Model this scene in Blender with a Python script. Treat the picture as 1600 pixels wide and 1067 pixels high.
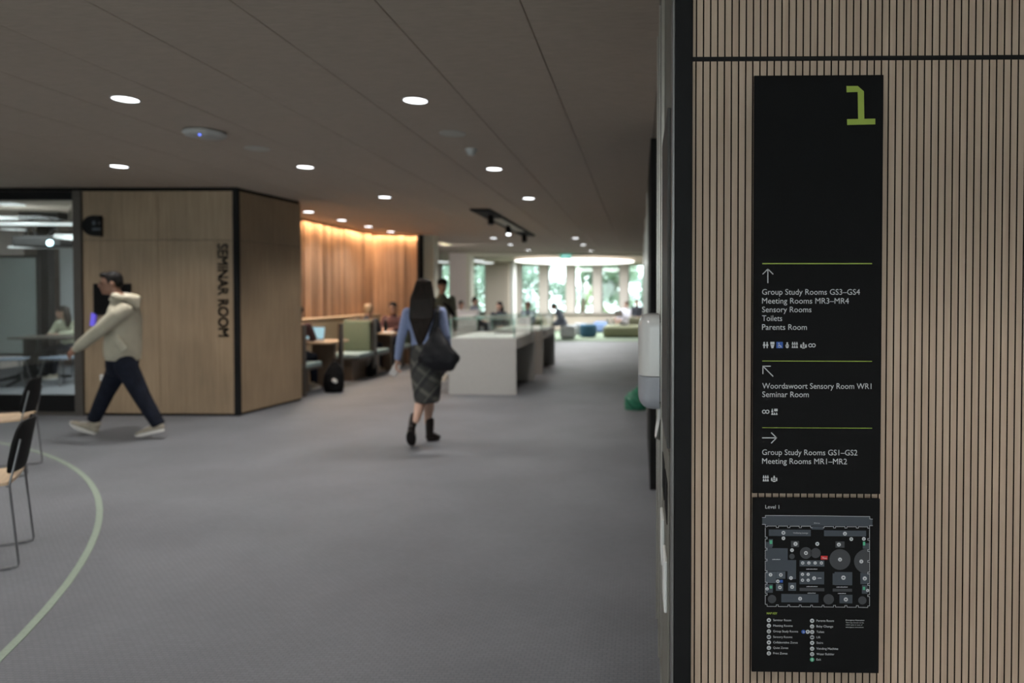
import bpy, bmesh, math, random
from mathutils import Vector, Matrix

for o in list(bpy.data.objects):
    bpy.data.objects.remove(o, do_unlink=True)
SC = bpy.context.scene
COL = SC.collection
PI = math.pi
rnd = random.Random(7)

# ------------------------------------------------------------------ camera
F = 1100.0                       # focal length in pixels of the 1600 px frame
PPX, PPY = 976.0, 482.0         # principal point (the photograph is a shifted crop)
CAM = Vector((0, 0, 1.5))
ROT = (Matrix.Rotation(math.radians(1.25), 3, 'Z') @ Matrix.Rotation(math.radians(90 - 1.09), 3, 'X')
       @ Matrix.Rotation(0.001, 3, 'Z'))
cd = bpy.data.cameras.new('camera')
cam = bpy.data.objects.new('camera', cd)
COL.objects.link(cam)
cam.matrix_world = Matrix.Translation(CAM) @ ROT.to_4x4()
cd.sensor_width = 36.0
cd.lens = F / 1600.0 * 36.0
cd.shift_x = (800.0 - PPX) / 1600.0
cd.shift_y = (PPY - 533.5) / 1600.0
cd.clip_start = 0.05
cd.clip_end = 300
cd.dof.use_dof = True
cd.dof.focus_distance = 1.86
cd.dof.aperture_fstop = 2.1
SC.camera = cam

# ------------------------------------------------------------------ world and exposure
SC.view_settings.view_transform = 'Standard'
SC.view_settings.look = 'None'
SC.view_settings.gamma = 1.0
SC.view_settings.use_curve_mapping = False
SC.view_settings.exposure = -0.3
world = bpy.data.worlds.new('sky')
SC.world = world
world.use_nodes = True
wn = world.node_tree
wn.nodes.clear()
w_out = wn.nodes.new('ShaderNodeOutputWorld')
w_bg = wn.nodes.new('ShaderNodeBackground')
w_bg.inputs['Color'].default_value = (0.86, 0.93, 1.0, 1)
w_bg.inputs['Strength'].default_value = 7.0
wn.links.new(w_bg.outputs[0], w_out.inputs[0])

HC = 2.82                        # ceiling height


def ray(px, py):
    return ROT @ Vector(((px - PPX) / F, -(py - PPY) / F, -1.0))


def at(px, py, Y):
    d = ray(px, py)
    return CAM + d * (Y / d.y)


def fl(px, py, z=0.0):
    d = ray(px, py)
    return CAM + d * ((z - CAM.z) / d.z)


def ce(px, py):
    return fl(px, py, HC)


def light_spot(name, loc, power, angle=100, blend=0.7, size=0.06, color=(1, 0.96, 0.92), parent=None):
    d = bpy.data.lights.new(name, 'SPOT')
    d.energy = power
    d.spot_size = math.radians(angle)
    d.spot_blend = blend
    d.shadow_soft_size = size
    d.color = color
    o = bpy.data.objects.new(name, d)
    COL.objects.link(o)
    o.location = loc
    if parent:
        o.parent = parent
    return o


def light_area(name, loc, rot, sx, sy, power, color=(1, 1, 1), spread=180, portal=False):
    d = bpy.data.lights.new(name, 'AREA')
    d.shape = 'RECTANGLE'
    d.size, d.size_y = sx, sy
    d.energy = power
    d.color = color
    d.spread = math.radians(spread)
    if portal:
        d.cycles.is_portal = True
    o = bpy.data.objects.new(name, d)
    COL.objects.link(o)
    o.location = loc
    o.rotation_euler = rot
    return o


# sun high behind the building: it lights the garden, not the rooms
sd_ = bpy.data.lights.new('sun', 'SUN')
sd_.energy = 8.0
sd_.angle = math.radians(1.5)
sd_.color = (1.0, 0.95, 0.86)
so_ = bpy.data.objects.new('sun', sd_)
COL.objects.link(so_)
so_.rotation_euler = (math.radians(32), 0, math.radians(-12))
# sky light is sampled through the window wall
light_area('window_portal', (-4.0, 30.45, 1.8), (-PI / 2, 0, 0), 12.0, 2.2, 1, portal=True)
# added fill lamp behind the camera, just inside the unseen rear windows
light_area('rear_fill_lamp', (-4.6, -3.08, 1.75), (PI / 2, 0, 0), 11.0, 1.7, 75, (1.0, 0.97, 0.94))


# ------------------------------------------------------------------ materials
def new_mat(name):
    m = bpy.data.materials.new(name)
    m.use_nodes = True
    nt = m.node_tree
    return m, nt, nt.nodes['Principled BSDF']


def lin(c):
    return tuple(((v / 255.0) / 12.92 if v / 255.0 <= 0.04045 else ((v / 255.0 + 0.055) / 1.055) ** 2.4) for v in c)


def plain(name, col, rough=0.6, metal=0.0, noise=0.06, scale=20.0, bump=0.0, stretch=(1, 1, 1), spec=0.5, sheen=0.0):
    m, nt, b = new_mat(name)
    tc = nt.nodes.new('ShaderNodeTexCoord')
    mp = nt.nodes.new('ShaderNodeMapping')
    mp.inputs['Scale'].default_value = stretch
    nz = nt.nodes.new('ShaderNodeTexNoise')
    nz.inputs['Scale'].default_value = scale
    nz.inputs['Detail'].default_value = 5
    nt.links.new(tc.outputs['Object'], mp.inputs[0])
    nt.links.new(mp.outputs[0], nz.inputs['Vector'])
    mx = nt.nodes.new('ShaderNodeMix')
    mx.data_type = 'RGBA'
    mx.inputs[6].default_value = (*[max(0, c * (1 - noise)) for c in col], 1)
    mx.inputs[7].default_value = (*[min(1, c * (1 + noise)) for c in col], 1)
    cr = nt.nodes.new('ShaderNodeValToRGB')
    cr.color_ramp.elements[0].position = 0.3
    cr.color_ramp.elements[1].position = 0.7
    nt.links.new(nz.outputs['Fac'], cr.inputs[0])
    nt.links.new(cr.outputs[0], mx.inputs[0])
    nt.links.new(mx.outputs[2], b.inputs['Base Color'])
    b.inputs['Roughness'].default_value = rough
    b.inputs['Metallic'].default_value = metal
    b.inputs['Specular IOR Level'].default_value = spec
    if sheen:
        b.inputs['Sheen Weight'].default_value = sheen
    if bump:
        bp = nt.nodes.new('ShaderNodeBump')
        bp.inputs['Strength'].default_value = bump
        bp.inputs['Distance'].default_value = 0.01
        nt.links.new(nz.outputs['Fac'], bp.inputs['Height'])
        nt.links.new(bp.outputs[0], b.inputs['Normal'])
    return m


def wood(name, c0, c1, rough=0.55, scale=6.0, axis='Z', noise2=0.12):
    """fine straight veneer grain running along one axis"""
    m, nt, b = new_mat(name)
    tc = nt.nodes.new('ShaderNodeTexCoord')
    mp = nt.nodes.new('ShaderNodeMapping')
    s = [9.0, 9.0, 9.0]
    s['XYZ'.index(axis)] = 0.35
    mp.inputs['Scale'].default_value = s
    n1 = nt.nodes.new('ShaderNodeTexNoise')
    n1.inputs['Scale'].default_value = scale
    n1.inputs['Detail'].default_value = 6
    n1.inputs['Roughness'].default_value = 0.65
    nt.links.new(tc.outputs['Object'], mp.inputs[0])
    nt.links.new(mp.outputs[0], n1.inputs['Vector'])
    n2 = nt.nodes.new('ShaderNodeTexNoise')
    n2.inputs['Scale'].default_value = 1.6
    nt.links.new(tc.outputs['Object'], n2.inputs['Vector'])
    cr = nt.nodes.new('ShaderNodeValToRGB')
    cr.color_ramp.elements[0].position = 0.32
    cr.color_ramp.elements[0].color = (*c0, 1)
    cr.color_ramp.elements[1].position = 0.72
    cr.color_ramp.elements[1].color = (*c1, 1)
    nt.links.new(n1.outputs['Fac'], cr.inputs[0])
    hs = nt.nodes.new('ShaderNodeHueSaturation')
    mr = nt.nodes.new('ShaderNodeMapRange')
    mr.inputs['From Min'].default_value = 0.3
    mr.inputs['From Max'].default_value = 0.7
    mr.inputs['To Min'].default_value = 1 - noise2
    mr.inputs['To Max'].default_value = 1 + noise2
    nt.links.new(n2.outputs['Fac'], mr.inputs[0])
    nt.links.new(mr.outputs[0], hs.inputs['Value'])
    nt.links.new(cr.outputs[0], hs.inputs['Color'])
    nt.links.new(hs.outputs[0], b.inputs['Base Color'])
    b.inputs['Roughness'].default_value = rough
    return m


def batten(name, c0, c1, w):
    m = wood(name, c0, c1, 0.55, 3.0)
    nt = m.node_tree
    b = nt.nodes['Principled BSDF']
    src = b.inputs['Base Color'].links[0].from_socket
    tc = nt.nodes.new('ShaderNodeTexCoord')
    sp = nt.nodes.new('ShaderNodeSeparateXYZ')
    nt.links.new(tc.outputs['Object'], sp.inputs[0])
    ad = nt.nodes.new('ShaderNodeMath')
    nt.links.new(sp.outputs[0], ad.inputs[0])
    nt.links.new(sp.outputs[1], ad.inputs[1])
    dv = nt.nodes.new('ShaderNodeMath')
    dv.operation = 'DIVIDE'
    dv.inputs[1].default_value = w
    nt.links.new(ad.outputs[0], dv.inputs[0])
    fl_ = nt.nodes.new('ShaderNodeMath')
    fl_.operation = 'FLOOR'
    nt.links.new(dv.outputs[0], fl_.inputs[0])
    wh = nt.nodes.new('ShaderNodeTexWhiteNoise')
    wh.noise_dimensions = '1D'
    nt.links.new(fl_.outputs[0], wh.inputs['W'])
    mr = nt.nodes.new('ShaderNodeMapRange')
    mr.inputs['To Min'].default_value = 0.62
    mr.inputs['To Max'].default_value = 1.25
    nt.links.new(wh.outputs['Value'], mr.inputs[0])
    hs = nt.nodes.new('ShaderNodeHueSaturation')
    nt.links.new(mr.outputs[0], hs.inputs['Value'])
    nt.links.new(src, hs.inputs['Color'])
    nt.links.new(hs.outputs[0], b.inputs['Base Color'])
    return m


def glow(name, col, strength):
    m, nt, b = new_mat(name)
    b.inputs['Base Color'].default_value = (*col, 1)
    b.inputs['Emission Color'].default_value = (*col, 1)
    b.inputs['Emission Strength'].default_value = strength
    return m


def glass(name, tint=(0.93, 0.97, 0.95), refl=1.0, base=0.03):
    """thin sheet glass: mostly transparent, mirror reflection at grazing angles"""
    m = bpy.data.materials.new(name)
    m.use_nodes = True
    nt = m.node_tree
    nt.nodes.clear()
    out = nt.nodes.new('ShaderNodeOutputMaterial')
    tr = nt.nodes.new('ShaderNodeBsdfTransparent')
    tr.inputs[0].default_value = (*tint, 1)
    gl = nt.nodes.new('ShaderNodeBsdfGlossy')
    gl.inputs['Roughness'].default_value = 0.02
    fr = nt.nodes.new('ShaderNodeFresnel')
    fr.inputs[0].default_value = 1.45
    mu = nt.nodes.new('ShaderNodeMath')
    mu.operation = 'MULTIPLY_ADD'
    mu.inputs[1].default_value = refl
    mu.inputs[2].default_value = base
    mx = nt.nodes.new('ShaderNodeMixShader')
    nt.links.new(fr.outputs[0], mu.inputs[0])
    nt.links.new(mu.outputs[0], mx.inputs[0])
    nt.links.new(tr.outputs[0], mx.inputs[1])
    nt.links.new(gl.outputs[0], mx.inputs[2])
    nt.links.new(mx.outputs[0], out.inputs[0])
    return m


def carpet_mat(name, col, col2):
    m, nt, b = new_mat(name)
    tc = nt.nodes.new('ShaderNodeTexCoord')
    br = nt.nodes.new('ShaderNodeTexBrick')
    br.inputs['Scale'].default_value = 1.0
    br.inputs['Brick Width'].default_value = 0.034
    br.inputs['Row Height'].default_value = 0.017
    br.inputs['Mortar Size'].default_value = 0.0035
    br.inputs['Mortar Smooth'].default_value = 1.0
    br.inputs['Color1'].default_value = (1, 1, 1, 1)
    br.inputs['Color2'].default_value = (0.78, 0.78, 0.78, 1)
    br.inputs['Mortar'].default_value = (0.35, 0.35, 0.35, 1)
    nt.links.new(tc.outputs['Object'], br.inputs['Vector'])
    nz = nt.nodes.new('ShaderNodeTexNoise')
    nz.inputs['Scale'].default_value = 260
    nz.inputs['Detail'].default_value = 3
    nt.links.new(tc.outputs['Object'], nz.inputs['Vector'])
    n2 = nt.nodes.new('ShaderNodeTexNoise')
    n2.inputs['Scale'].default_value = 1.3
    nt.links.new(tc.outputs['Object'], n2.inputs['Vector'])
    mx = nt.nodes.new('ShaderNodeMix')
    mx.data_type = 'RGBA'
    mx.inputs[6].default_value = (*col, 1)
    mx.inputs[7].default_value = (*col2, 1)
    ad = nt.nodes.new('ShaderNodeMath')
    ad.operation = 'MULTIPLY'
    nt.links.new(br.outputs['Color'], ad.inputs[0])
    nt.links.new(nz.outputs['Fac'], ad.inputs[1])
    ml = nt.nodes.new('ShaderNodeMath')
    ml.operation = 'MULTIPLY'
    ml.inputs[1].default_value = 1.7
    nt.links.new(ad.outputs[0], ml.inputs[0])
    nt.links.new(ml.outputs[0], mx.inputs[0])
    hs = nt.nodes.new('ShaderNodeHueSaturation')
    mr = nt.nodes.new('ShaderNodeMapRange')
    mr.inputs['From Min'].default_value = 0.35
    mr.inputs['From Max'].default_value = 0.65
    mr.inputs['To Min'].default_value = 0.92
    mr.inputs['To Max'].default_value = 1.08
    nt.links.new(n2.outputs['Fac'], mr.inputs[0])
    nt.links.new(mr.outputs[0], hs.inputs['Value'])
    nt.links.new(mx.outputs[2], hs.inputs['Color'])
    nt.links.new(hs.outputs[0], b.inputs['Base Color'])
    b.inputs['Roughness'].default_value = 0.6
    b.inputs['Specular IOR Level'].default_value = 0.32
    bp = nt.nodes.new('ShaderNodeBump')
    bp.inputs['Strength'].default_value = 0.5
    bp.inputs['Distance'].default_value = 0.004
    nt.links.new(ad.outputs[0], bp.inputs['Height'])
    nt.links.new(bp.outputs[0], b.inputs['Normal'])
    return m


def plaid_mat(name):
    """grey plaid cloth: broad diagonal checks with thin pale lines"""
    m, nt, b = new_mat(name)
    tc = nt.nodes.new('ShaderNodeTexCoord')
    cols = []
    base = None
    for k, (ang, per, wid, c) in enumerate((((52), 0.15, 0.30, (0.14, 0.135, 0.112)), (-38, 0.15, 0.34, (0.012, 0.012, 0.014)),
                                            (52, 0.075, 0.14, (0.02, 0.02, 0.022)), (-38, 0.15, 0.07, (0.15, 0.145, 0.125)))):
        mp = nt.nodes.new('ShaderNodeMapping')
        mp.inputs['Rotation'].default_value = (0, math.radians(ang), 0)
        nt.links.new(tc.outputs['Object'], mp.inputs[0])
        sp = nt.nodes.new('ShaderNodeSeparateXYZ')
        nt.links.new(mp.outputs[0], sp.inputs[0])
        dv = nt.nodes.new('ShaderNodeMath')
        dv.operation = 'DIVIDE'
        dv.inputs[1].default_value = per
        nt.links.new(sp.outputs[0], dv.inputs[0])
        fr = nt.nodes.new('ShaderNodeMath')
        fr.operation = 'FRACT'
        nt.links.new(dv.outputs[0], fr.inputs[0])
        lt = nt.nodes.new('ShaderNodeMath')
        lt.operation = 'LESS_THAN'
        lt.inputs[1].default_value = wid
        nt.links.new(fr.outputs[0], lt.inputs[0])
        sc = nt.nodes.new('ShaderNodeMath')
        sc.operation = 'MULTIPLY'
        sc.inputs[1].default_value = 0.65
        nt.links.new(lt.outputs[0], sc.inputs[0])
        mx = nt.nodes.new('ShaderNodeMix')
        mx.data_type = 'RGBA'
        if base is None:
            mx.inputs[6].default_value = (0.04, 0.039, 0.036, 1)
        else:
            nt.links.new(base, mx.inputs[6])
        mx.inputs[7].default_value = (*c, 1)
        nt.links.new(sc.outputs[0], mx.inputs[0])
        base = mx.outputs[2]
    nt.links.new(base, b.inputs['Base Color'])
    b.inputs['Roughness'].default_value = 0.9
    return m


def leaf_mat(name, col):
    m, nt, b = new_mat(name)
    oi = nt.nodes.new('ShaderNodeTexCoord')
    nz = nt.nodes.new('ShaderNodeTexNoise')
    nz.inputs['Scale'].default_value = 1.4
    nt.links.new(oi.outputs['Object'], nz.inputs['Vector'])
    mx = nt.nodes.new('ShaderNodeMix')
    mx.data_type = 'RGBA'
    mx.inputs[6].default_value = (*[c * 0.6 for c in col], 1)
    mx.inputs[7].default_value = (*[min(1, c * 1.5) for c in col], 1)
    nt.links.new(nz.outputs['Fac'], mx.inputs[0])
    nt.links.new(mx.outputs[2], b.inputs['Base Color'])
    b.inputs['Roughness'].default_value = 0.5
    out = nt.nodes['Material Output']
    tl = nt.nodes.new('ShaderNodeBsdfTranslucent')
    nt.links.new(mx.outputs[2], tl.inputs[0])
    ms = nt.nodes.new('ShaderNodeMixShader')
    ms.inputs[0].default_value = 0.55
    nt.links.new(b.outputs[0], ms.inputs[1])
    nt.links.new(tl.outputs[0], ms.inputs[2])
    nt.links.new(ms.outputs[0], out.inputs[0])
    return m


M = {}
M['carpet'] = carpet_mat('grey_ribbed_carpet', (0.076, 0.079, 0.088), (0.166, 0.172, 0.187))
M['ceiling'] = plain('woven_ceiling_board', (0.44, 0.368, 0.30), 0.85, noise=0.08, scale=14, stretch=(1, 6, 1))
M['gap'] = plain('shadow_gap_black', (0.006, 0.006, 0.006), 0.85, spec=0.05)
M['slat'] = wood('pale_ash_slat', (0.30, 0.218, 0.158), (0.40, 0.306, 0.230), 0.7, 5.0)
M['oak'] = wood('oak_veneer', (0.215, 0.150, 0.090), (0.305, 0.220, 0.138), 0.55, 5.0)
M['oak_x'] = wood('oak_top', (0.42, 0.30, 0.19), (0.58, 0.43, 0.28), 0.45, 5.0, 'X')
M['oak_dark'] = wood('oak_dark', (0.10, 0.07, 0.05), (0.16, 0.115, 0.08), 0.55, 5.0)
M['cedar'] = batten('cedar_batten', (0.27, 0.145, 0.08), (0.42, 0.25, 0.15), 0.11)
M['black'] = plain('matt_black', (0.0085, 0.0085, 0.0088), 0.65, spec=0.12)
M['black_soft'] = plain('black_cloth', (0.010, 0.010, 0.011), 0.95, noise=0.3, scale=40, bump=0.2, spec=0.1)
M['sign'] = plain('sign_black', (0.0075, 0.0075, 0.0078), 0.75, noise=0.03, spec=0.06)
M['frame'] = plain('bronze_frame', (0.075, 0.065, 0.056), 0.45, metal=0.3)
M['white'] = plain('white_laminate', (0.43, 0.415, 0.39), 0.45, noise=0.02)
M['greige'] = plain('greige_laminate', (0.20, 0.19, 0.168), 0.7, noise=0.03, spec=0.15)
M['grey_panel'] = plain('grey_steel_panel', (0.16, 0.155, 0.15), 0.35, metal=0.2, noise=0.03)
M['dark_panel'] = plain('dark_grey_panel', (0.075, 0.072, 0.068), 0.6, noise=0.03, spec=0.2)
M['alu'] = plain('brushed_aluminium', (0.55, 0.53, 0.48), 0.3, metal=0.9)
M['chrome'] = plain('dark_chrome', (0.17, 0.17, 0.175), 0.35, metal=0.8)
M['plaster'] = plain('warm_plaster', (0.62, 0.56, 0.52), 0.8, noise=0.04)
M['counter'] = plain('counter_laminate', (0.34, 0.315, 0.30), 0.6, noise=0.04)
M['beige'] = plain('beige_wall', (0.50, 0.435, 0.365), 0.75, noise=0.04)
M['pier'] = plain('pier_stone', (0.52, 0.475, 0.435), 0.8, noise=0.06)
M['olive_panel'] = plain('pale_olive_panel', (0.60, 0.585, 0.47), 0.6, noise=0.03)
M['glass'] = glass('clear_glass')
M['case_glass'] = glass('case_glass', (0.965, 0.99, 0.98), 0.3, 0.03)
M['glass_edge'] = plain('glass_edge_green', (0.25, 0.45, 0.38), 0.1, noise=0.02)
M['lamp'] = glow('lamp_lens', (0.95, 0.97, 1.0), 6.0)
M['disc_lamp'] = glow('large_disc_lamp', (1.0, 0.99, 0.96), 3.0)
M['strip_lamp'] = glow('linear_lamp', (0.93, 0.97, 1.0), 1.2)
M['led_blue'] = glow('blue_indicator', (0.12, 0.2, 1.0), 3.0)
M['led_purple'] = glow('purple_light_bar', (0.16, 0.12, 0.80), 0.5)
M['proj_lens'] = glow('projector_beam', (0.55, 0.85, 1.0), 8.0)
M['screen'] = glow('laptop_screen', (0.30, 0.55, 0.70), 0.55)
M['wht_plastic'] = plain('white_plastic', (0.62, 0.62, 0.60), 0.25, noise=0.01)
M['grey_plastic'] = plain('grey_translucent_plastic', (0.33, 0.34, 0.37), 0.35, noise=0.02)
M['ceil_white'] = plain('ceiling_device_white', (0.42, 0.42, 0.40), 0.5, noise=0.01)
M['flush_grey'] = plain('flush_grille', (0.50, 0.49, 0.44), 0.8)
M['paper'] = plain('paper_white', (0.75, 0.75, 0.73), 0.8, noise=0.02)
M['print_white'] = plain('print_white', (0.44, 0.45, 0.46), 0.7, noise=0.01)
M['print_lime'] = plain('print_lime', (0.25, 0.33, 0.045), 0.7, noise=0.01)
M['print_blue'] = plain('print_blue', (0.015, 0.07, 0.30), 0.7, noise=0.01)
M['print_red'] = plain('print_red', (0.45, 0.02, 0.02), 0.7, noise=0.01)
M['print_green'] = plain('print_green', (0.06, 0.33, 0.18), 0.7, noise=0.01)
M['zone'] = plain('print_zone', (0.033, 0.041, 0.052), 0.7, noise=0.02)
M['zone_light'] = plain('print_zone_light', (0.05, 0.062, 0.075), 0.7, noise=0.02)
M['zone_grey'] = plain('print_zone_grey', (0.032, 0.034, 0.038), 0.7, noise=0.02)
M['letter_dark'] = plain('dark_letters', (0.024, 0.019, 0.016), 0.5)
M['green_tape'] = plain('pale_green_carpet_inlay', (0.225, 0.27, 0.22), 0.95, noise=0.08, scale=80)
M['green_rug'] = plain('pale_green_carpet', (0.17, 0.22, 0.155), 0.95, noise=0.1, scale=60)
M['green_uph'] = plain('sage_upholstery', (0.19, 0.225, 0.155), 0.9, noise=0.08, scale=60, bump=0.1, spec=0.2)
M['teal_uph'] = plain('dusty_teal_upholstery', (0.26, 0.35, 0.35), 0.8, noise=0.08, scale=60, bump=0.1)
M['olive_uph'] = plain('olive_upholstery', (0.19, 0.20, 0.125), 0.9, noise=0.08, scale=40, bump=0.1)
M['olive_dark'] = plain('dark_olive_cushion', (0.13, 0.13, 0.09), 0.9, noise=0.08, scale=40)
M['blue_uph'] = plain('petrol_blue_upholstery', (0.035, 0.10, 0.16), 0.9, noise=0.08, scale=40)
M['peri_uph'] = plain('periwinkle_upholstery', (0.13, 0.19, 0.34), 0.9, noise=0.08, scale=40)
M['grey_uph'] = plain('light_grey_upholstery', (0.33, 0.35, 0.36), 0.9, noise=0.08, scale=40)
M['grey_uph2'] = plain('mid_grey_upholstery', (0.20, 0.21, 0.22), 0.9, noise=0.08, scale=40)
M['bag_green'] = plain('green_plastic', (0.01, 0.14, 0.075), 0.35, noise=0.3, scale=14, bump=0.5)
M['board'] = plain('grey_glass_board', (0.25, 0.29, 0.29), 0.3, noise=0.05, scale=2)
M['curtain'] = plain('pale_blind', (0.55, 0.60, 0.62), 0.8, noise=0.05)
M['dark_brown'] = plain('dark_brown_wall', (0.12, 0.09, 0.075), 0.7, noise=0.1, scale=3)
M['seat_blue'] = plain('blue_grey_seat', (0.13, 0.16, 0.21), 0.5)
M['skin_tan'] = plain('skin_tan', (0.26, 0.135, 0.09), 0.55, noise=0.05)
M['skin_fair'] = plain('skin_fair', (0.45, 0.28, 0.21), 0.55, noise=0.05)
M['skin_mid'] = plain('skin_mid', (0.34, 0.19, 0.13), 0.55, noise=0.05)
M['hair_black'] = plain('hair_black', (0.009, 0.008, 0.008), 0.6, noise=0.3, scale=60, stretch=(1, 1, 0.1), spec=0.12)
M['hair_brown'] = plain('hair_dark_brown', (0.017, 0.011, 0.008), 0.5, noise=0.45, scale=70, stretch=(1, 1, 0.06), bump=0.3, spec=0.2)
M['hair_mid'] = plain('hair_mid_brown', (0.07, 0.04, 0.025), 0.5, noise=0.3, scale=60)
M['hair_blond'] = plain('hair_blond', (0.33, 0.23, 0.14), 0.5, noise=0.3, scale=60)
M['hoodie'] = plain('cream_hoodie_cloth', (0.40, 0.37, 0.285), 0.9, noise=0.07, scale=9, bump=0.25)
M['denim'] = plain('dark_navy_denim', (0.010, 0.012, 0.020), 0.9, noise=0.3, scale=12, spec=0.15)
M['shoe'] = plain('beige_suede', (0.30, 0.265, 0.21), 0.85, noise=0.08)
M['sole'] = plain('white_rubber', (0.62, 0.60, 0.56), 0.6, noise=0.03)
M['shoe_pink'] = plain('pink_panel', (0.36, 0.21, 0.18), 0.8)
M['sweater'] = plain('lavender_blue_knit', (0.22, 0.265, 0.42), 0.9, noise=0.08, scale=50, bump=0.15)
M['plaid'] = plaid_mat('grey_plaid_cloth')
M['boot'] = plain('dark_leather', (0.013, 0.009, 0.008), 0.5, noise=0.1, spec=0.2)
M['bag'] = plain('black_nylon', (0.010, 0.010, 0.012), 0.6, noise=0.2, scale=8, bump=0.5, spec=0.2)
M['olive_cloth'] = plain('olive_jacket', (0.12, 0.12, 0.085), 0.9, noise=0.1)
M['sage_cloth'] = plain('pale_sage_shirt', (0.40, 0.41, 0.31), 0.9, noise=0.06)
M['dark_cloth'] = plain('dark_cloth', (0.022, 0.024, 0.032), 0.9, noise=0.15)
M['maroon_cloth'] = plain('maroon_cloth', (0.09, 0.04, 0.04), 0.9, noise=0.15)
M['grey_cloth'] = plain('slate_cloth', (0.13, 0.15, 0.20), 0.9, noise=0.1)
M['white_cloth'] = plain('pale_lilac_shirt', (0.60, 0.60, 0.68), 0.9, noise=0.05)
M['pink_cloth'] = plain('pink_cloth', (0.45, 0.18, 0.18), 0.9, noise=0.05)
M['laptop'] = plain('laptop_shell', (0.20, 0.17, 0.145), 0.4, metal=0.4)
M['eye'] = plain('eye_dark', (0.015, 0.012, 0.01), 0.2)
M['lip'] = plain('lips', (0.22, 0.09, 0.075), 0.5)
M['bark'] = plain('bark', (0.10, 0.075, 0.055), 0.9, noise=0.3, scale=6)
M['lawn'] = plain('lawn', (0.10, 0.19, 0.06), 0.9, noise=0.3, scale=3)
M['leaf_a'] = leaf_mat('leaf_deep', (0.27, 0.37, 0.28))
M['leaf_b'] = leaf_mat('leaf_fresh', (0.44, 0.52, 0.33))
M['leaf_c'] = leaf_mat('leaf_blue', (0.33, 0.44, 0.38))
M['brown_gloss'] = plain('brown_reflective_panel', (0.12, 0.085, 0.06), 0.15, noise=0.2, scale=2, spec=0.8)
M['phone'] = plain('pale_case', (0.55, 0.52, 0.50), 0.3)


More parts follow.
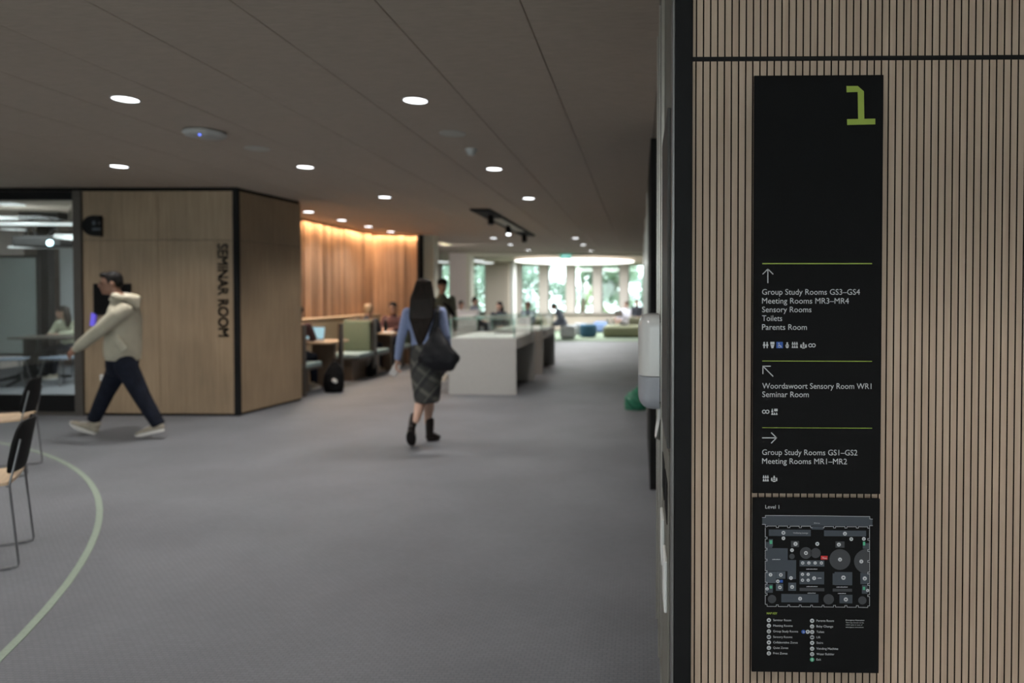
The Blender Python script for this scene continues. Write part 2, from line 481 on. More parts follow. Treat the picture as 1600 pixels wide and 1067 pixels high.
# ------------------------------------------------------------------ mesh helpers
class MB:
    """collects shapes into one mesh"""
    def __init__(self):
        self.bm = bmesh.new()

    def poly(self, pts):
        vs = [self.bm.verts.new(p) for p in pts]
        return self.bm.faces.new(vs)

    def box(self, a, b, bevel=0.0, rot=None, mat4=None, seg=2):
        a, b = Vector(a), Vector(b)
        r = bmesh.ops.create_cube(self.bm, size=1.0)
        vs = r['verts']
        s = b - a
        c = (a + b) / 2
        for v in vs:
            v.co = Vector((v.co.x * s.x, v.co.y * s.y, v.co.z * s.z))
        if bevel:
            es = list({e for v in vs for e in v.link_edges})
            r2 = bmesh.ops.bevel(self.bm, geom=es, offset=bevel, segments=seg, affect='EDGES', profile=0.5)
            vs = list({v for f in r2['faces'] for v in f.verts} | {v for v in vs if v.is_valid})
        for v in vs:
            if rot is not None:
                v.co = rot @ v.co
            v.co = v.co + c
            if mat4 is not None:
                v.co = mat4 @ v.co
        return self

    def ring_loft(self, rings, cap=True):
        n = len(rings[0])
        L = [[self.bm.verts.new(p) for p in r] for r in rings]
        for i in range(len(L) - 1):
            for k in range(n):
                self.bm.faces.new((L[i][k], L[i][(k + 1) % n], L[i + 1][(k + 1) % n], L[i + 1][k]))
        if cap:
            self.bm.faces.new(list(reversed(L[0])))
            self.bm.faces.new(L[-1])
        return self

    def tube(self, path, r, n=10, ref=Vector((0, 0, 1))):
        path = [Vector(p) for p in path]
        rr = r if isinstance(r, (list, tuple)) else [r] * len(path)
        rings = []
        for i, p in enumerate(path):
            t = (path[min(i + 1, len(path) - 1)] - path[max(i - 1, 0)]).normalized()
            u = ref.cross(t)
            if u.length < 0.05:
                u = Vector((1, 0, 0)).cross(t)
            u.normalize()
            v = t.cross(u)
            rings.append([p + (u * math.cos(2 * PI * k / n) + v * math.sin(2 * PI * k / n)) * rr[i] for k in range(n)])
        return self.ring_loft(rings)

    def cyl(self, p0, p1, r, n=24):
        return self.tube([p0, p1], r, n)

    def lathe(self, c, prof, n=32, axis='Z'):
        """profile of (radius, height) from one pole to the other"""
        c = Vector(c)
        rings = []
        for r, h in prof:
            r = max(r, 1e-4)
            ring = []
            for k in range(n):
                a = 2 * PI * k / n
                if axis == 'Z':
                    ring.append(c + Vector((r * math.cos(a), r * math.sin(a), h)))
                elif axis == 'Y':
                    ring.append(c + Vector((r * math.cos(a), h, r * math.sin(a))))
                else:
                    ring.append(c + Vector((h, r * math.cos(a), r * math.sin(a))))
            rings.append(ring)
        return self.ring_loft(rings)

    def ellipsoid(self, c, r, R=None, n=20, m=12):
        c = Vector(c)
        r = Vector(r) if not isinstance(r, (int, float)) else Vector((r, r, r))
        rings = []
        for i in range(1, m):
            th = PI * i / m
            ring = []
            for k in range(n):
                a = 2 * PI * k / n
                p = Vector((r.x * math.sin(th) * math.cos(a), r.y * math.sin(th) * math.sin(a), -r.z * math.cos(th)))
                ring.append(c + (R @ p if R else p))
            rings.append(ring)
        return self.ring_loft(rings)

    def limb(self, pts, side, n=16, ends=(1.0, 1.0)):
        """closed loft through (point, ra, rb): ra along the side vector, rb across; rounded ends"""
        P = [Vector(p[0]) for p in pts]
        ra = [p[1] for p in pts]
        rb = [p[2] if len(p) > 2 else p[1] for p in pts]
        side = Vector(side)
        rings = []

        def frame(t):
            u = side - t * side.dot(t)
            if u.length < 0.15:
                u = Vector((0, 0, 1)) - t * t.z
                if u.length < 0.15:
                    u = Vector((1, 0, 0)) - t * t.x
            u.normalize()
            return u, t.cross(u)

        def ring(p, t, a, b):
            u, v = frame(t)
            return [p + u * (a * math.cos(2 * PI * k / n)) + v * (b * math.sin(2 * PI * k / n)) for k in range(n)]
        t0 = (P[1] - P[0]).normalized()
        e0 = min(ra[0], rb[0]) * ends[0]
        for q in (0.97, 0.8, 0.45):
            c = math.sqrt(max(0, 1 - q * q))
            rings.append(ring(P[0] - t0 * e0 * q, t0, ra[0] * max(c, .2), rb[0] * max(c, .2)))
        for i in range(len(P)):
            t = (P[min(i + 1, len(P) - 1)] - P[max(i - 1, 0)]).normalized()
            rings.append(ring(P[i], t, ra[i], rb[i]))
        t1 = (P[-1] - P[-2]).normalized()
        e1 = min(ra[-1], rb[-1]) * ends[1]
        for q in (0.45, 0.8, 0.97):
            c = math.sqrt(max(0, 1 - q * q))
            rings.append(ring(P[-1] + t1 * e1 * q, t1, ra[-1] * max(c, .2), rb[-1] * max(c, .2)))
        return self.ring_loft(rings)

    def build(self, name, mat, parent=None, smooth=None, loc=None):
        bmesh.ops.recalc_face_normals(self.bm, faces=self.bm.faces[:])
        me = bpy.data.meshes.new(name)
        self.bm.to_mesh(me)
        self.bm.free()
        me.materials.append(M[mat] if isinstance(mat, str) else mat)
        o = bpy.data.objects.new(name, me)
        COL.objects.link(o)
        if smooth is not None:
            for p in me.polygons:
                p.use_smooth = True
            me.set_sharp_from_angle(angle=math.radians(smooth))
        if parent:
            attach(o, parent)
        if loc:
            o.location = loc
        return o

    def fuse(self, name, mat, parent=None, voxel=0.008, it=3):
        """unite the overlapping closed shapes into one continuous skin"""
        o = self.build(name, mat, None)
        md = o.modifiers.new('remesh', 'REMESH')
        md.mode = 'VOXEL'
        md.voxel_size = voxel
        sm = o.modifiers.new('smooth', 'SMOOTH')
        sm.factor = 0.5
        sm.iterations = it
        dg = bpy.context.evaluated_depsgraph_get()
        me = bpy.data.meshes.new_from_object(o.evaluated_get(dg))
        old = o.data
        o.modifiers.clear()
        o.data = me
        bpy.data.meshes.remove(old)
        me.name = name
        if not me.materials:
            me.materials.append(M[mat])
        for p in me.polygons:
            p.use_smooth = True
        if parent:
            attach(o, parent)
        return o


def attach(o, parent):
    """parent o, whose mesh is in the same space as the root's surroundings"""
    off = Vector((0, 0, 0))
    q = parent
    while q:
        off += q.location
        q = q.parent
    if off.length:
        o.data.transform(Matrix.Translation(-off))
    o.parent = parent


def tag(o, label, cat, group=None, kind=None):
    o['label'] = label
    o['category'] = cat
    if group:
        o['group'] = group
    if kind:
        o['kind'] = kind
    return o


def thing(name, loc, label, cat, group=None, rz=0.0):
    o = bpy.data.objects.new(name, None)
    o.empty_display_size = 0.1
    COL.objects.link(o)
    o.location = loc
    o.rotation_euler = (0, 0, rz)
    tag(o, label, cat, group)
    return o


def struct(o):
    o['kind'] = 'structure'
    return o


def part_label(o, s):
    o['label'] = s
    return o


def copy_tree(o, parent=None):
    c = o.copy()
    COL.objects.link(c)
    if parent:
        c.parent = parent
    for ch in list(o.children):
        copy_tree(ch, c)
    return c

# ================================================================== THE SETTING
XL, XR, YB, YF = -13.0, 2.4, -3.2, 30.0

mb = MB()
mb.box((XL - .2, YB - .2, -0.12), (XR + .2, YF + .4, 0))
struct(mb.build('floor', 'carpet'))

# ceiling boards, 0.65 x 1.22 m, dark joints between them
mb = MB()
X0, Y0 = -0.54 - 0.65 * 20, 4.1 - 1.22 * 6
for i in range(25):
    for j in range(28):
        x, y = X0 + i * 0.65, Y0 + j * 1.22
        if y > 31 or x > XR + .3:
            continue
        mb.box((x + 0.003, y + 0.0015, HC), (x + 0.647, y + 1.2185, HC + 0.02))
ceil_ = struct(mb.build('ceiling', 'ceiling'))
mb = MB()
mb.box((XL - .4, YB - .4, HC + 0.02), (XR + .6, YF + .6, HC + 0.15))
struct(mb.build('ceiling_backing', 'gap', None))

# --- slatted wall that carries the sign
YS = 1.87
SX0 = at(1081, 500, YS).x
SX1 = 2.0
PITCH = 10.97 / 1100 * YS
ZJ = at(1340, 91, YS).z
mb = MB()
x = at(1087.4, 500, YS).x - PITCH
while x < SX1:
    a, b = max(x, SX0), x + PITCH - 0.0036
    if b > a + .001:
        mb.box((a, YS, 0.0), (b, YS + 0.014, ZJ - 0.006))
        a2, b2 = a + 0.001, b + 0.001
        mb.box((a2, YS, ZJ + 0.006), (b2, YS + 0.014, HC))
    x += PITCH
slat = struct(mb.build('wall_slatted', 'slat'))
slat.data.materials.append(M['gap'])          # veneer on the face only, black core on the edges
for p_ in slat.data.polygons:
    p_.material_index = 0 if abs(p_.normal.y) > .9 else 1
mb = MB()
mb.box((SX0 - .01, YS + 0.014, 0), (SX1, YS + 0.09, HC))
struct(mb.build('wall_backing', 'gap', None))
mb = MB()
mb.box((SX0, YS - 0.002, ZJ - 0.0055), (SX1, YS + 0.014, ZJ + 0.0055))
struct(mb.build('trim_1', 'black'))
# black corner post and slim metal edge
jx = at(1053.5, 500, YS).x
mb = MB()
mb.box((jx, YS - 0.012, 0), (SX0 - 0.0005, YS + 0.085, HC), 0.002)
struct(mb.build('trim_2', 'black'))
mb = MB()
mb.box((jx - 0.0062, YS - 0.006, 0), (jx - 0.0006, YS + 0.085, HC))
struct(mb.build('trim_3', 'grey_panel'))

# --- corridor wall beyond the corner (joinery of the waste station)
WX = 0.086
mb = MB()
mb.box((WX, YS + 0.09, 0), (0.5, 3.15, HC))
mb.box((0.115, YS + .02, 0), (0.5, YS + 0.09, HC))
struct(mb.build('wall_corridor', 'greige'))
mb = MB()
mb.box((0.42, 3.15, 0), (0.6, 5.4, HC))
mb.box((0.5, YS + .09, 0), (0.6, 3.15, HC))
struct(mb.build('wall_recess', 'plaster'))
mb = MB()
mb.box((0.079, 5.4, 0.0), (0.42, 7.4, 2.70), 0.004)
struct(mb.build('wall_black', 'black'))
mb = MB()
mb.box((0.105, 7.42, 0), (0.5, 22.0, HC))
struct(mb.build('wall_far_corridor', 'brown_gloss'))
mb = MB()
for y in (9.0, 12.0, 15.0, 18.0, 21.3):
    mb.box((0.085, y, 0), (0.104, y + 0.5, HC - .01), 0.003)
struct(mb.build('trim_4', 'alu'))

# waste station fronts
ws = thing('waste_station', (WX, 2.4, 0), 'tall grey waste station front with two black slots beside the black corner post', 'waste station')
mb = MB()
mb.box((WX - 0.010, 1.965, 1.07), (WX - 0.001, 2.46, 2.02), 0.002)
mb.build('upper_panel', 'dark_panel', ws)
mb = MB()
mb.box((WX - 0.006, 1.965, 0.06), (WX - 0.001, 2.46, 1.055), 0.002)
mb.build('lower_panel', 'greige', ws)
mb = MB()
mb.box((WX - 0.007, 2.50, 0.06), (WX - 0.001, 3.12, 2.62), 0.002)
mb.build('door', 'greige', ws)
for y in (2.475, 2.80, 3.135):
    mb = MB()
    mb.box((WX - 0.012, y - 0.006, 0.05), (WX - 0.001, y + 0.006, 2.64), 0.001)
    mb.build('edge_strip', 'alu', ws)
for (y, z) in ((2.34, 0.90), (2.10, 0.90)):
    mb = MB()
    mb.box((WX - 0.0085, y - 0.085, z - .06), (WX - 0.0062, y + 0.085, z + .06), 0.001)
    s_ = mb.build('waste_slot', 'black', ws)
for (y, z) in ((2.33, 0.70), (2.08, 0.66)):
    mb = MB()
    mb.box((WX - 0.016, y - 0.07, z - .075), (WX - 0.0062, y + 0.07, z + .075), 0.003)
    part_label(mb.build('label_plate', 'paper', ws), 'white label plate')
# --- seminar room box
YSF = fl(250, 649.5).y
sxl, sxr = at(131, 500, YSF).x, at(369, 500, YSF).x
side_far = fl(472, 625)
zj = at(250, 375, YSF).z
mb = MB()
vx = at(249, 500, YSF).x
g = 0.003
for (a, b) in ((sxl, vx), (vx, sxr - .03)):
    mb.box((a + g, YSF, 0.03), (b - g, YSF + 0.03, zj - g))
    mb.box((a + g, YSF, zj + g), (b - g, YSF + 0.03, HC - 0.045))
struct(mb.build('wall_seminar_front', 'oak'))
mb = MB()
mb.box((sxl, YSF + 0.03, 0), (sxr - .01, YSF + 0.10, HC))
mb.box((sxl - 3.8, YSF + 0.004, HC - 0.04), (sxr - .02, YSF + 0.03, HC - 0.001))
mb.box((sxl, YSF + 0.008, 0), (sxr - .02, YSF + 0.03, 0.028))
struct(mb.build('wall_seminar_backing', 'gap', None))
mb = MB()
mb.box((sxr - .030, YSF - 0.006, 0), (sxr + .030, YSF + 0.05, HC - .001), 0.002)
struct(mb.build('trim_5', 'black'))
p0 = Vector((sxr + 0.024, YSF + 0.05, 0))
dr = (side_far - p0)
L = dr.length
ang = math.atan2(dr.y, dr.x)
Rz = Matrix.Rotation(ang, 4, 'Z')
MT = Matrix.Translation(p0) @ Rz
mb = MB()
mb.box((0, 0, 0.03), (L, 0.06, zj - g), mat4=MT)
mb.box((0, 0, zj + g), (L, 0.06, HC - 0.04), mat4=MT)
struct(mb.build('wall_seminar_side', 'oak'))
mb = MB()
mb.box((0, 0.02, 0), (L, 0.07, HC), mat4=MT)
struct(mb.build('wall_seminar_side_backing', 'gap', None))
# rear of the seminar box: rest of the room
mb = MB()
mb.box((XL, 14.6, 0), (-5.95, 14.75, HC))
struct(mb.build('wall_seminar_rear', 'dark_brown'))
mb = MB()
mb.box((-6.05, side_far.y, 0), (-5.97, 14.6, HC))
mb.box((-6.05, side_far.y - .10, 0), (side_far.x - .075, side_far.y - .005, HC))
struct(mb.build('wall_seminar_inner', 'plaster'))

# glazed front of the seminar room
gx0 = XL
gx1 = at(118, 500, YSF).x
mb = MB()
mb.box((gx1, YSF - 0.03, 0), (sxl - .004, YSF + 0.09, HC - .04), 0.004)
struct(mb.build('trim_6', 'frame'))
wroot = bpy.data.objects.new('window_1', None)
COL.objects.link(wroot)
struct(wroot)
zt0, zt1 = at(60, 312, YSF).z, at(60, 300, YSF).z
zb0, zb1 = at(60, 617, YSF).z, at(60, 643, YSF).z
mb = MB()
mb.box((gx0, YSF, zt0), (gx1, YSF + 0.06, HC - 0.045), 0.003)
mb.build('top_rail', 'black', wroot)
mb = MB()
mb.box((gx0, YSF, zb1), (gx1, YSF + 0.06, zb0), 0.003)
mb.build('kick_panel', 'black', wroot)
mb = MB()
mb.box((gx0, YSF - .01, 0), (gx1, YSF + 0.07, zb1 - .002), 0.003)
mb.build('sill', 'frame', wroot)
mb = MB()
mb.box((gx0, YSF + 0.022, zb0), (gx1, YSF + 0.034, zt0))
mb.build('pane', 'glass', wroot)

# --- cedar batten wall behind the booths
cA = at(470, 341, 12.15)
cB = at(577, 362, 15.05)
cC = at(655, 366, 15.35)
cA = Vector((-5.90, 10.25, 0))
cB = Vector((at(577, 440, 14.95).x, 14.95, 0))
cC = Vector((at(654, 440, 15.30).x, 15.30, 0))
mb = MB()


def batten_run(mb, a, b):
    d = b - a
    n = int(d.length / 0.085)
    an = math.atan2(d.y, d.x)
    R = Matrix.Rotation(an, 4, 'Z')
    for k in range(n):
        off = rnd.choice((0, 0.006, 0.014, 0.02))
        T = Matrix.Translation(a + d * ((k + 0.0) / n)) @ R
        mb.box((0.002, -0.045 - off, 0), (d.length / n - 0.004, 0.0, HC - 0.004), mat4=T)


batten_run(mb, cA, cB)
batten_run(mb, cB, cC)
struct(mb.build('wall_cedar', 'cedar'))
mb = MB()
nA = Vector((-(cB - cA).y, (cB - cA).x, 0)).normalized() * 0.07
for (a, b) in ((cA, cB), (cB, cC)):
    d = b - a
    T = Matrix.Translation(a) @ Matrix.Rotation(math.atan2(d.y, d.x), 4, 'Z')
    mb.box((-.05, 0.001, 0), (d.length + .02, 0.06, HC), mat4=T)
struct(mb.build('wall_cedar_backing', 'oak_dark', None))
mb = MB()
mb.box((cC.x, cC.y - 0.10, 0), (cC.x + 0.05, cC.y + 0.25, HC), 0.003)
struct(mb.build('trim_7', 'black'))
# pale olive column and the plaster wall beside the opening
ox1 = at(685, 440, 15.85).x
mb = MB()
mb.box((cC.x + 0.051, 15.5, 0), (ox1, 15.85, HC))
struct(mb.build('wall_column', 'olive_panel'))
YO = 22.0
o0, o1, o2 = at(702, 440, YO).x, at(729, 440, YO).x, at(735, 440, YO).x
mb = MB()
mb.box((o0, YO, 0), (o1, YO + .5, HC))
struct(mb.build('wall_opening', 'plaster'))
xr_o = at(1004, 440, YO).x
mb = MB()
mb.box((o1 + .001, YO - .03, 0), (o2, YO + .5, HC - 0.001), 0.004)
mb.box((o2, YO - .03, at(860, 400, YO).z), (xr_o + .3, YO + .12, HC - 0.001), 0.004)
struct(mb.build('trim_8', 'olive_panel'))
mb = MB()
mb.box((xr_o + .36, YO + .121, 0), (xr_o + .6, YF, HC))
struct(mb.build('wall_lounge', 'plaster'))

# --- far window wall of the lounge
spacing = 42.0 / 1100 * YF
zs, zh = at(900, 489, YF).z, at(900, 412, YF).z
wins = []
for k in range(-4, 5):
    cxp = 870 + 42 * k
    wins.append((at(cxp - 14, 440, YF).x, at(cxp + 14, 440, YF).x))
for k in range(5, 14):
    pass
wins.sort()
xs = [XL] + [v for w in wins for v in w] + [XR]
mb = MB()
mb.box((XL, YF, 0), (XR, YF + .35, zs - .03))
struct(mb.build('wall_far_dado', 'beige'))
mb = MB()
for i in range(0, len(xs), 2):
    if xs[i + 1] - xs[i] > .01:
        mb.box((xs[i], YF - .12 if i not in (0, len(xs) - 2) else YF, zs), (xs[i + 1], YF + .35, HC), 0.03 if i not in (0, len(xs) - 2) else 0)
struct(mb.build('wall_far_piers', 'pier'))
mb = MB()
mb.box((XL, YF - .16, zs - .03), (XR, YF + .30, zs))
struct(mb.build('trim_9', 'pier'))
for n, (a, b) in enumerate(wins):
    w = bpy.data.objects.new('window_%d' % (n + 2), None)
    COL.objects.link(w)
    struct(w)
    mb = MB()
    f_ = 0.035
    for q in (((a, YF + .2, zs), (a + f_, YF + .26, HC - .02)), ((b - f_, YF + .2, zs), (b, YF + .26, HC - .02)),
              ((a + f_, YF + .2, zs), (b - f_, YF + .26, zs + f_)), ((a + f_, YF + .2, HC - .07), (b - f_, YF + .26, HC - .02))):
        mb.box(*q)
    mb.build('window_frame', 'grey_panel', w)
    mb = MB()
    mb.box((a + f_, YF + .225, zs + f_), (b - f_, YF + .235, HC - .07))
    mb.build('pane', 'glass', w)
# beige box and white column standing in the lounge
b0, b1 = at(757, 440, 28.3).x, at(796, 440, 28.3).x
mb = MB()
mb.box((b0, 28.3, 0), (b1, 29.6, HC), 0.04)
struct(mb.build('wall_lounge_box', 'beige'))
c0 = at(802, 440, 27.8)
mb = MB()
mb.lathe((c0.x, c0.y, 0), [(0.001, 0), (0.125, 0), (0.125, HC), (0.001, HC)], 28)
struct(mb.build('pillar_white', 'wht_plastic', smooth=40))

# outer envelope, so that the light stays inside as in the building
mb = MB()
mb.box((XL - .2, YB, 0), (XL, YF, HC))
struct(mb.build('wall_left', 'plaster'))
mb = MB()
mb.box((XL, YB - .2, 0), (XR, YB, .85))
mb.box((XL, YB - .2, 2.65), (XR, YB, HC))
for k in range(8):
    xx = XL + .001 + k * 2.14
    mb.box((xx, YB - .2, .85), (xx + .4, YB, 2.65))
struct(mb.build('wall_rear', 'plaster'))
for k in range(7):  # unseen windows, added to bring more light in from the rear
    w = bpy.data.objects.new('window_%d' % (k + 20), None)
    COL.objects.link(w)
    struct(w)
    xx = XL + .401 + k * 2.14
    mb = MB()
    for q in (((xx, YB - .12, .85), (xx + .05, YB - .06, 2.65)), ((xx + 1.69, YB - .12, .85), (xx + 1.74, YB - .06, 2.65)),
              ((xx + .05, YB - .12, .85), (xx + 1.69, YB - .06, .90)), ((xx + .05, YB - .12, 2.60), (xx + 1.69, YB - .06, 2.65))):
        mb.box(*q)
    mb.build('window_frame', 'grey_panel', w)
    mb = MB()
    mb.box((xx + .05, YB - .095, .90), (xx + 1.69, YB - .085, 2.60))
    mb.build('pane', 'glass', w)
mb = MB()
mb.box((XR, YB, 0), (XR + .2, YF, HC))
struct(mb.build('wall_right', 'plaster'))
mb = MB()
mb.box((XL, 14.75, 0), (XL + .1, YF, HC))
mb.box((-9.4, 14.75, 0), (-9.3, YO, HC))
struct(mb.build('wall_lounge_left', 'plaster'))

# --- green inlay line in the carpet: circular arc through points read off the floor
arc = [fl(*p) for p in ((0, 692), (80, 712), (130, 745), (155, 795), (150, 830), (120, 890), (60, 975), (0, 1022))]
sx = sum(p.x for p in arc); sy = sum(p.y for p in arc)
import numpy as np
A = np.array([[2 * p.x, 2 * p.y, 1] for p in arc])
B = np.array([p.x ** 2 + p.y ** 2 for p in arc])
(acx, acy, c_), *_ = np.linalg.lstsq(A, B, rcond=None)
ar = math.sqrt(c_ + acx ** 2 + acy ** 2)
mb = MB()
wd = 0.019
N = 160
ri = [(acx + (ar - wd) * math.cos(2 * PI * k / N), acy + (ar - wd) * math.sin(2 * PI * k / N)) for k in range(N)]
ro = [(acx + (ar + wd) * math.cos(2 * PI * k / N), acy + (ar + wd) * math.sin(2 * PI * k / N)) for k in range(N)]
for k in range(N):
    j = (k + 1) % N
    mb.poly([(*ri[k], 0.003), (*ri[j], 0.003), (*ro[j], 0.003), (*ro[k], 0.003)])
    mb.poly([(*ro[k], 0.003), (*ro[j], 0.003), (*ro[j], 0), (*ro[k], 0)])
    mb.poly([(*ri[j], 0.003), (*ri[k], 0.003), (*ri[k], 0), (*ri[j], 0)])
o = mb.build('floor_marking', 'green_tape')
o['kind'] = 'structure'


# pale green carpet of the lounge
mb = MB()
mb.box((-5.4, 22.75, 0), (xr_o - .01, 29.9, 0.012))
tag(mb.build('lounge_carpet', 'green_rug'), 'pale green carpet laid under the poufs by the far windows', 'carpet')
# ================================================================== CEILING FITTINGS
def make_downlight():
    r = thing('downlight', (0, 0, 0), '', 'ceiling light')
    mb = MB()
    mb.lathe((0, 0, 0), [(0.078, 0.012), (0.078, -0.003), (0.090, -0.004), (0.090, 0.012)], 32)
    mb.build('trim_ring', 'ceil_white', r, 40)
    mb = MB()
    mb.lathe((0, 0, 0), [(0.001, 0.010), (0.0775, 0.010), (0.0775, -0.001), (0.001, -0.002)], 32)
    mb.build('lens', 'lamp', r, 40)
    return r


DL = [((196, 155), 'round downlight above the near chairs, farther from the sign than any other in its row'),
      ((649, 157), 'large bright round downlight above the woman, nearest to the camera in the middle row'),
      ((186, 260), 'round downlight just before the glazed seminar front, above the walking man'),
      ((477, 261), 'round downlight before the corner of the seminar box'),
      ((772, 264), 'round downlight past the smoke detector in the middle row'),
      ((601, 308), 'round downlight between the seminar box corner and the black spotlight tray'),
      ((826, 310), 'round downlight just before and beside the black spotlight tray'),
      ((482, 331), 'round downlight before the cedar batten wall, closest to the seminar box'),
      ((534, 344), 'round downlight before the cedar batten wall, second from the seminar box'),
      ((576, 354), 'round downlight before the cedar batten wall, third from the seminar box'),
      ((611, 362), 'round downlight before the cedar batten wall, closest to the black wall edge'),
      ((771, 372), 'small distant round downlight under the spotlight tray, first of three towards the lounge'),
      ((797.5, 382), 'small distant round downlight below the spotlight tray, second of three towards the lounge'),
      ((825, 391), 'small distant round downlight past the spotlight tray, closest to the opening trim'),
      ((899, 372), 'small distant round downlight above the green exit sign, first of three by the dark wall'),
      ((911, 382.5), 'small distant round downlight above the green exit sign, second of three by the dark wall'),
      ((923, 392), 'small distant round downlight beside the green exit sign, third of three by the dark wall')]
dl0 = make_downlight()
first = True
P_DL = 175
for (px, lab) in DL:
    o = dl0 if first else copy_tree(dl0)
    first = False
    p = ce(*px)
    o.location = (p.x, p.y, HC)
    tag(o, lab, 'ceiling light', 'round ceiling downlights')
    light_spot('downlight_beam', (p.x, p.y, HC - 0.03), P_DL if p.x > -4.6 or p.y < 11 else (115 if p.y < 14.2 else 30), 128, 0.9, 0.06)
# the same fittings continue over and behind the camera, out of the picture
for (x, y, pw) in ((-1.53, 2.2, 45), (-3.45, 2.2, 45), (-5.35, 2.2, 45), (-5.35, 4.75, 45), (-1.53, -0.5, 45), (-3.45, -0.5, 45), (1.45, 0.55, 58), (0.45, 0.55, 58),
                   (-7.3, 7.2, 45), (-7.3, 4.75, 45), (-5.5, 18.4, 75)):  # last one is added, hidden behind the column, to brighten the plaster wall
    o = copy_tree(dl0)
    o.location = (x, y, HC)
    tag(o, 'round downlight out of the picture', 'ceiling light', 'round ceiling downlights out of view')
    light_spot('downlight_beam', (x, y, HC - 0.03), pw * 2, 150 if x < 0 else 112, 1.0, 0.06)

# warm light trough along the cedar wall
for (a, b) in ((cA, cB), (cB, cC)):
    d = b - a
    nrm = Vector((d.y, -d.x, 0)).normalized()
    mid = (a + b) / 2 + nrm * 0.12
    light_area('cove_light', (mid.x, mid.y, HC - 0.02), (0, 0, math.atan2(d.y, d.x)), d.length * .96, 0.03, 16 * d.length, (1.0, 0.70, 0.42), 150)

# black recessed tray with spotlights
ta, tb = ce(734, 326), ce(766, 327)
tc_, td = ce(815, 367), ce(836, 367)
tx0, tx1 = (ta.x + tc_.x) / 2, (tb.x + td.x) / 2
ty0, ty1 = ta.y, td.y
tray = thing('spotlight_tray', ((tx0 + tx1) / 2, (ty0 + ty1) / 2, HC), 'long black ceiling tray holding three small spotlights above the display cases', 'track light')
mb = MB()
mb.box((tx0, ty0, HC - .03), (tx0 + .03, ty1, HC - .0005))
mb.box((tx1 - .03, ty0, HC - .03), (tx1, ty1, HC - .0005))
mb.box((tx0 + .03, ty0, HC - .03), (tx1 - .03, ty0 + .03, HC - .0005))
mb.box((tx0 + .03, ty1 - .03, HC - .03), (tx1 - .03, ty1, HC - .0005))
mb.build('tray_frame', 'black', tray)
mb = MB()
mb.box((tx0 + .031, ty0 + .031, HC - .012), (tx1 - .031, ty1 - .031, HC - .0005))
part_label(mb.build('tray_bottom', 'flush_grey', tray), 'grey inner tray')
for (ya, yb) in ((ty0 + .031, ty0 + 1.1), (ty1 - .9, ty1 - .031)):
    mb = MB()
    mb.box((tx0 + .032, ya, HC - .032), (tx1 - .032, yb, HC - .0125), 0.004)
    mb.build('cover_plate', 'black', tray)
for k, (px, lit) in enumerate((((765, 338), 0), ((795, 355), 1), ((818, 368), 0))):
    p = fl(px[0], px[1], HC - .06)
    xs_ = (tx0 + tx1) / 2 + (0.06 if k == 0 else 0)
    mb = MB()
    mb.tube([(xs_, p.y, HC - .0125), (xs_, p.y, HC - .06)], 0.012)
    mb.tube([(xs_, p.y, HC - .05), (xs_ + .01, p.y - .02, HC - .19)], 0.048, 20)
    sp = mb.build('spotlight', 'black', tray, 40)
    mb = MB()
    mb.ellipsoid((xs_ + .012, p.y - .024, HC - .192), (0.043, 0.043, 0.022))
    mb.build('bulb', 'lamp' if lit else 'grey_panel', sp, 60)
    light_spot('display_spot', (xs_ + .012, p.y - .03, HC - .22), 110, 75, 0.6, 0.04)

# access point, speakers, smoke detector
p = fl(320, 209, HC - .02)
ap = thing('access_point', (p.x, p.y, HC), 'white rounded ceiling disc with a small blue indicator above the seminar box', 'wireless access point')
mb = MB()
mb.lathe((p.x, p.y, HC), [(0.001, -.052), (0.10, -.050), (0.145, -.040), (0.16, -.022), (0.15, -.004), (0.001, -.001)], 40)
mb.build('cover', 'ceil_white', ap, 60)
mb = MB()
q = fl(312, 210.5, HC - .052)
mb.ellipsoid((q.x, q.y, HC - .052), (0.010, 0.010, 0.006))
mb.build('indicator', 'led_blue', ap, 60)
mb = MB()
for r_, pz in ((0, 0),):
    mb.lathe((p.x, p.y, HC), [(0.001, -.010), (0.13, -.010), (0.13, -.001), (0.001, -.0008)], 32)
mb.build('mounting_plate', 'gap', ap, 40)
for (px, lab) in (((707, 208.5), 'flush round ceiling speaker beside the white smoke detector'), ((402, 232), 'flush round ceiling speaker past the disc with the blue indicator')):
    p = ce(*px)
    sp = thing('ceiling_speaker', (p.x, p.y, HC), lab, 'ceiling speaker', 'flush ceiling speakers')
    mb = MB()
    mb.lathe((p.x, p.y, HC), [(0.001, -.006), (0.085, -.006), (0.098, -.003), (0.098, -.0006), (0.001, -.0005)], 36)
    mb.build('grille', 'flush_grey', sp, 40)
    mb = MB()
    mb.lathe((p.x, p.y, HC), [(0.098, -.0006), (0.098, -.005), (0.106, -.005), (0.106, -.0006)], 36)
    mb.build('rim', 'ceil_white', sp, 40)
p = fl(736, 238, HC - .03)
sd = thing('smoke_detector', (p.x, p.y, HC), 'small white domed smoke detector between the ceiling joints', 'smoke detector')
mb = MB()
mb.lathe((p.x, p.y, HC), [(0.001, -.022), (0.052, -.022), (0.056, -.012), (0.056, -.001), (0.001, -.0008)], 32)
mb.build('base', 'ceil_white', sd, 40)
mb = MB()
mb.lathe((p.x, p.y, HC), [(0.001, -.062), (0.022, -.060), (0.038, -.048), (0.046, -.028), (0.046, -.0225), (0.001, -.0222)], 32)
mb.build('sensor_dome', 'ceil_white', sd, 60)
# small flush sensor near the lounge opening
p = ce(880, 390)
sn = thing('ceiling_sensor', (p.x, p.y, HC), 'tiny flush ceiling sensor just in front of the green exit sign', 'sensor')
mb = MB()
mb.lathe((p.x, p.y, HC), [(0.001, -.02), (0.05, -.018), (0.07, -.001), (0.001, -.0008)], 24)
mb.build('housing', 'flush_grey', sn, 60)

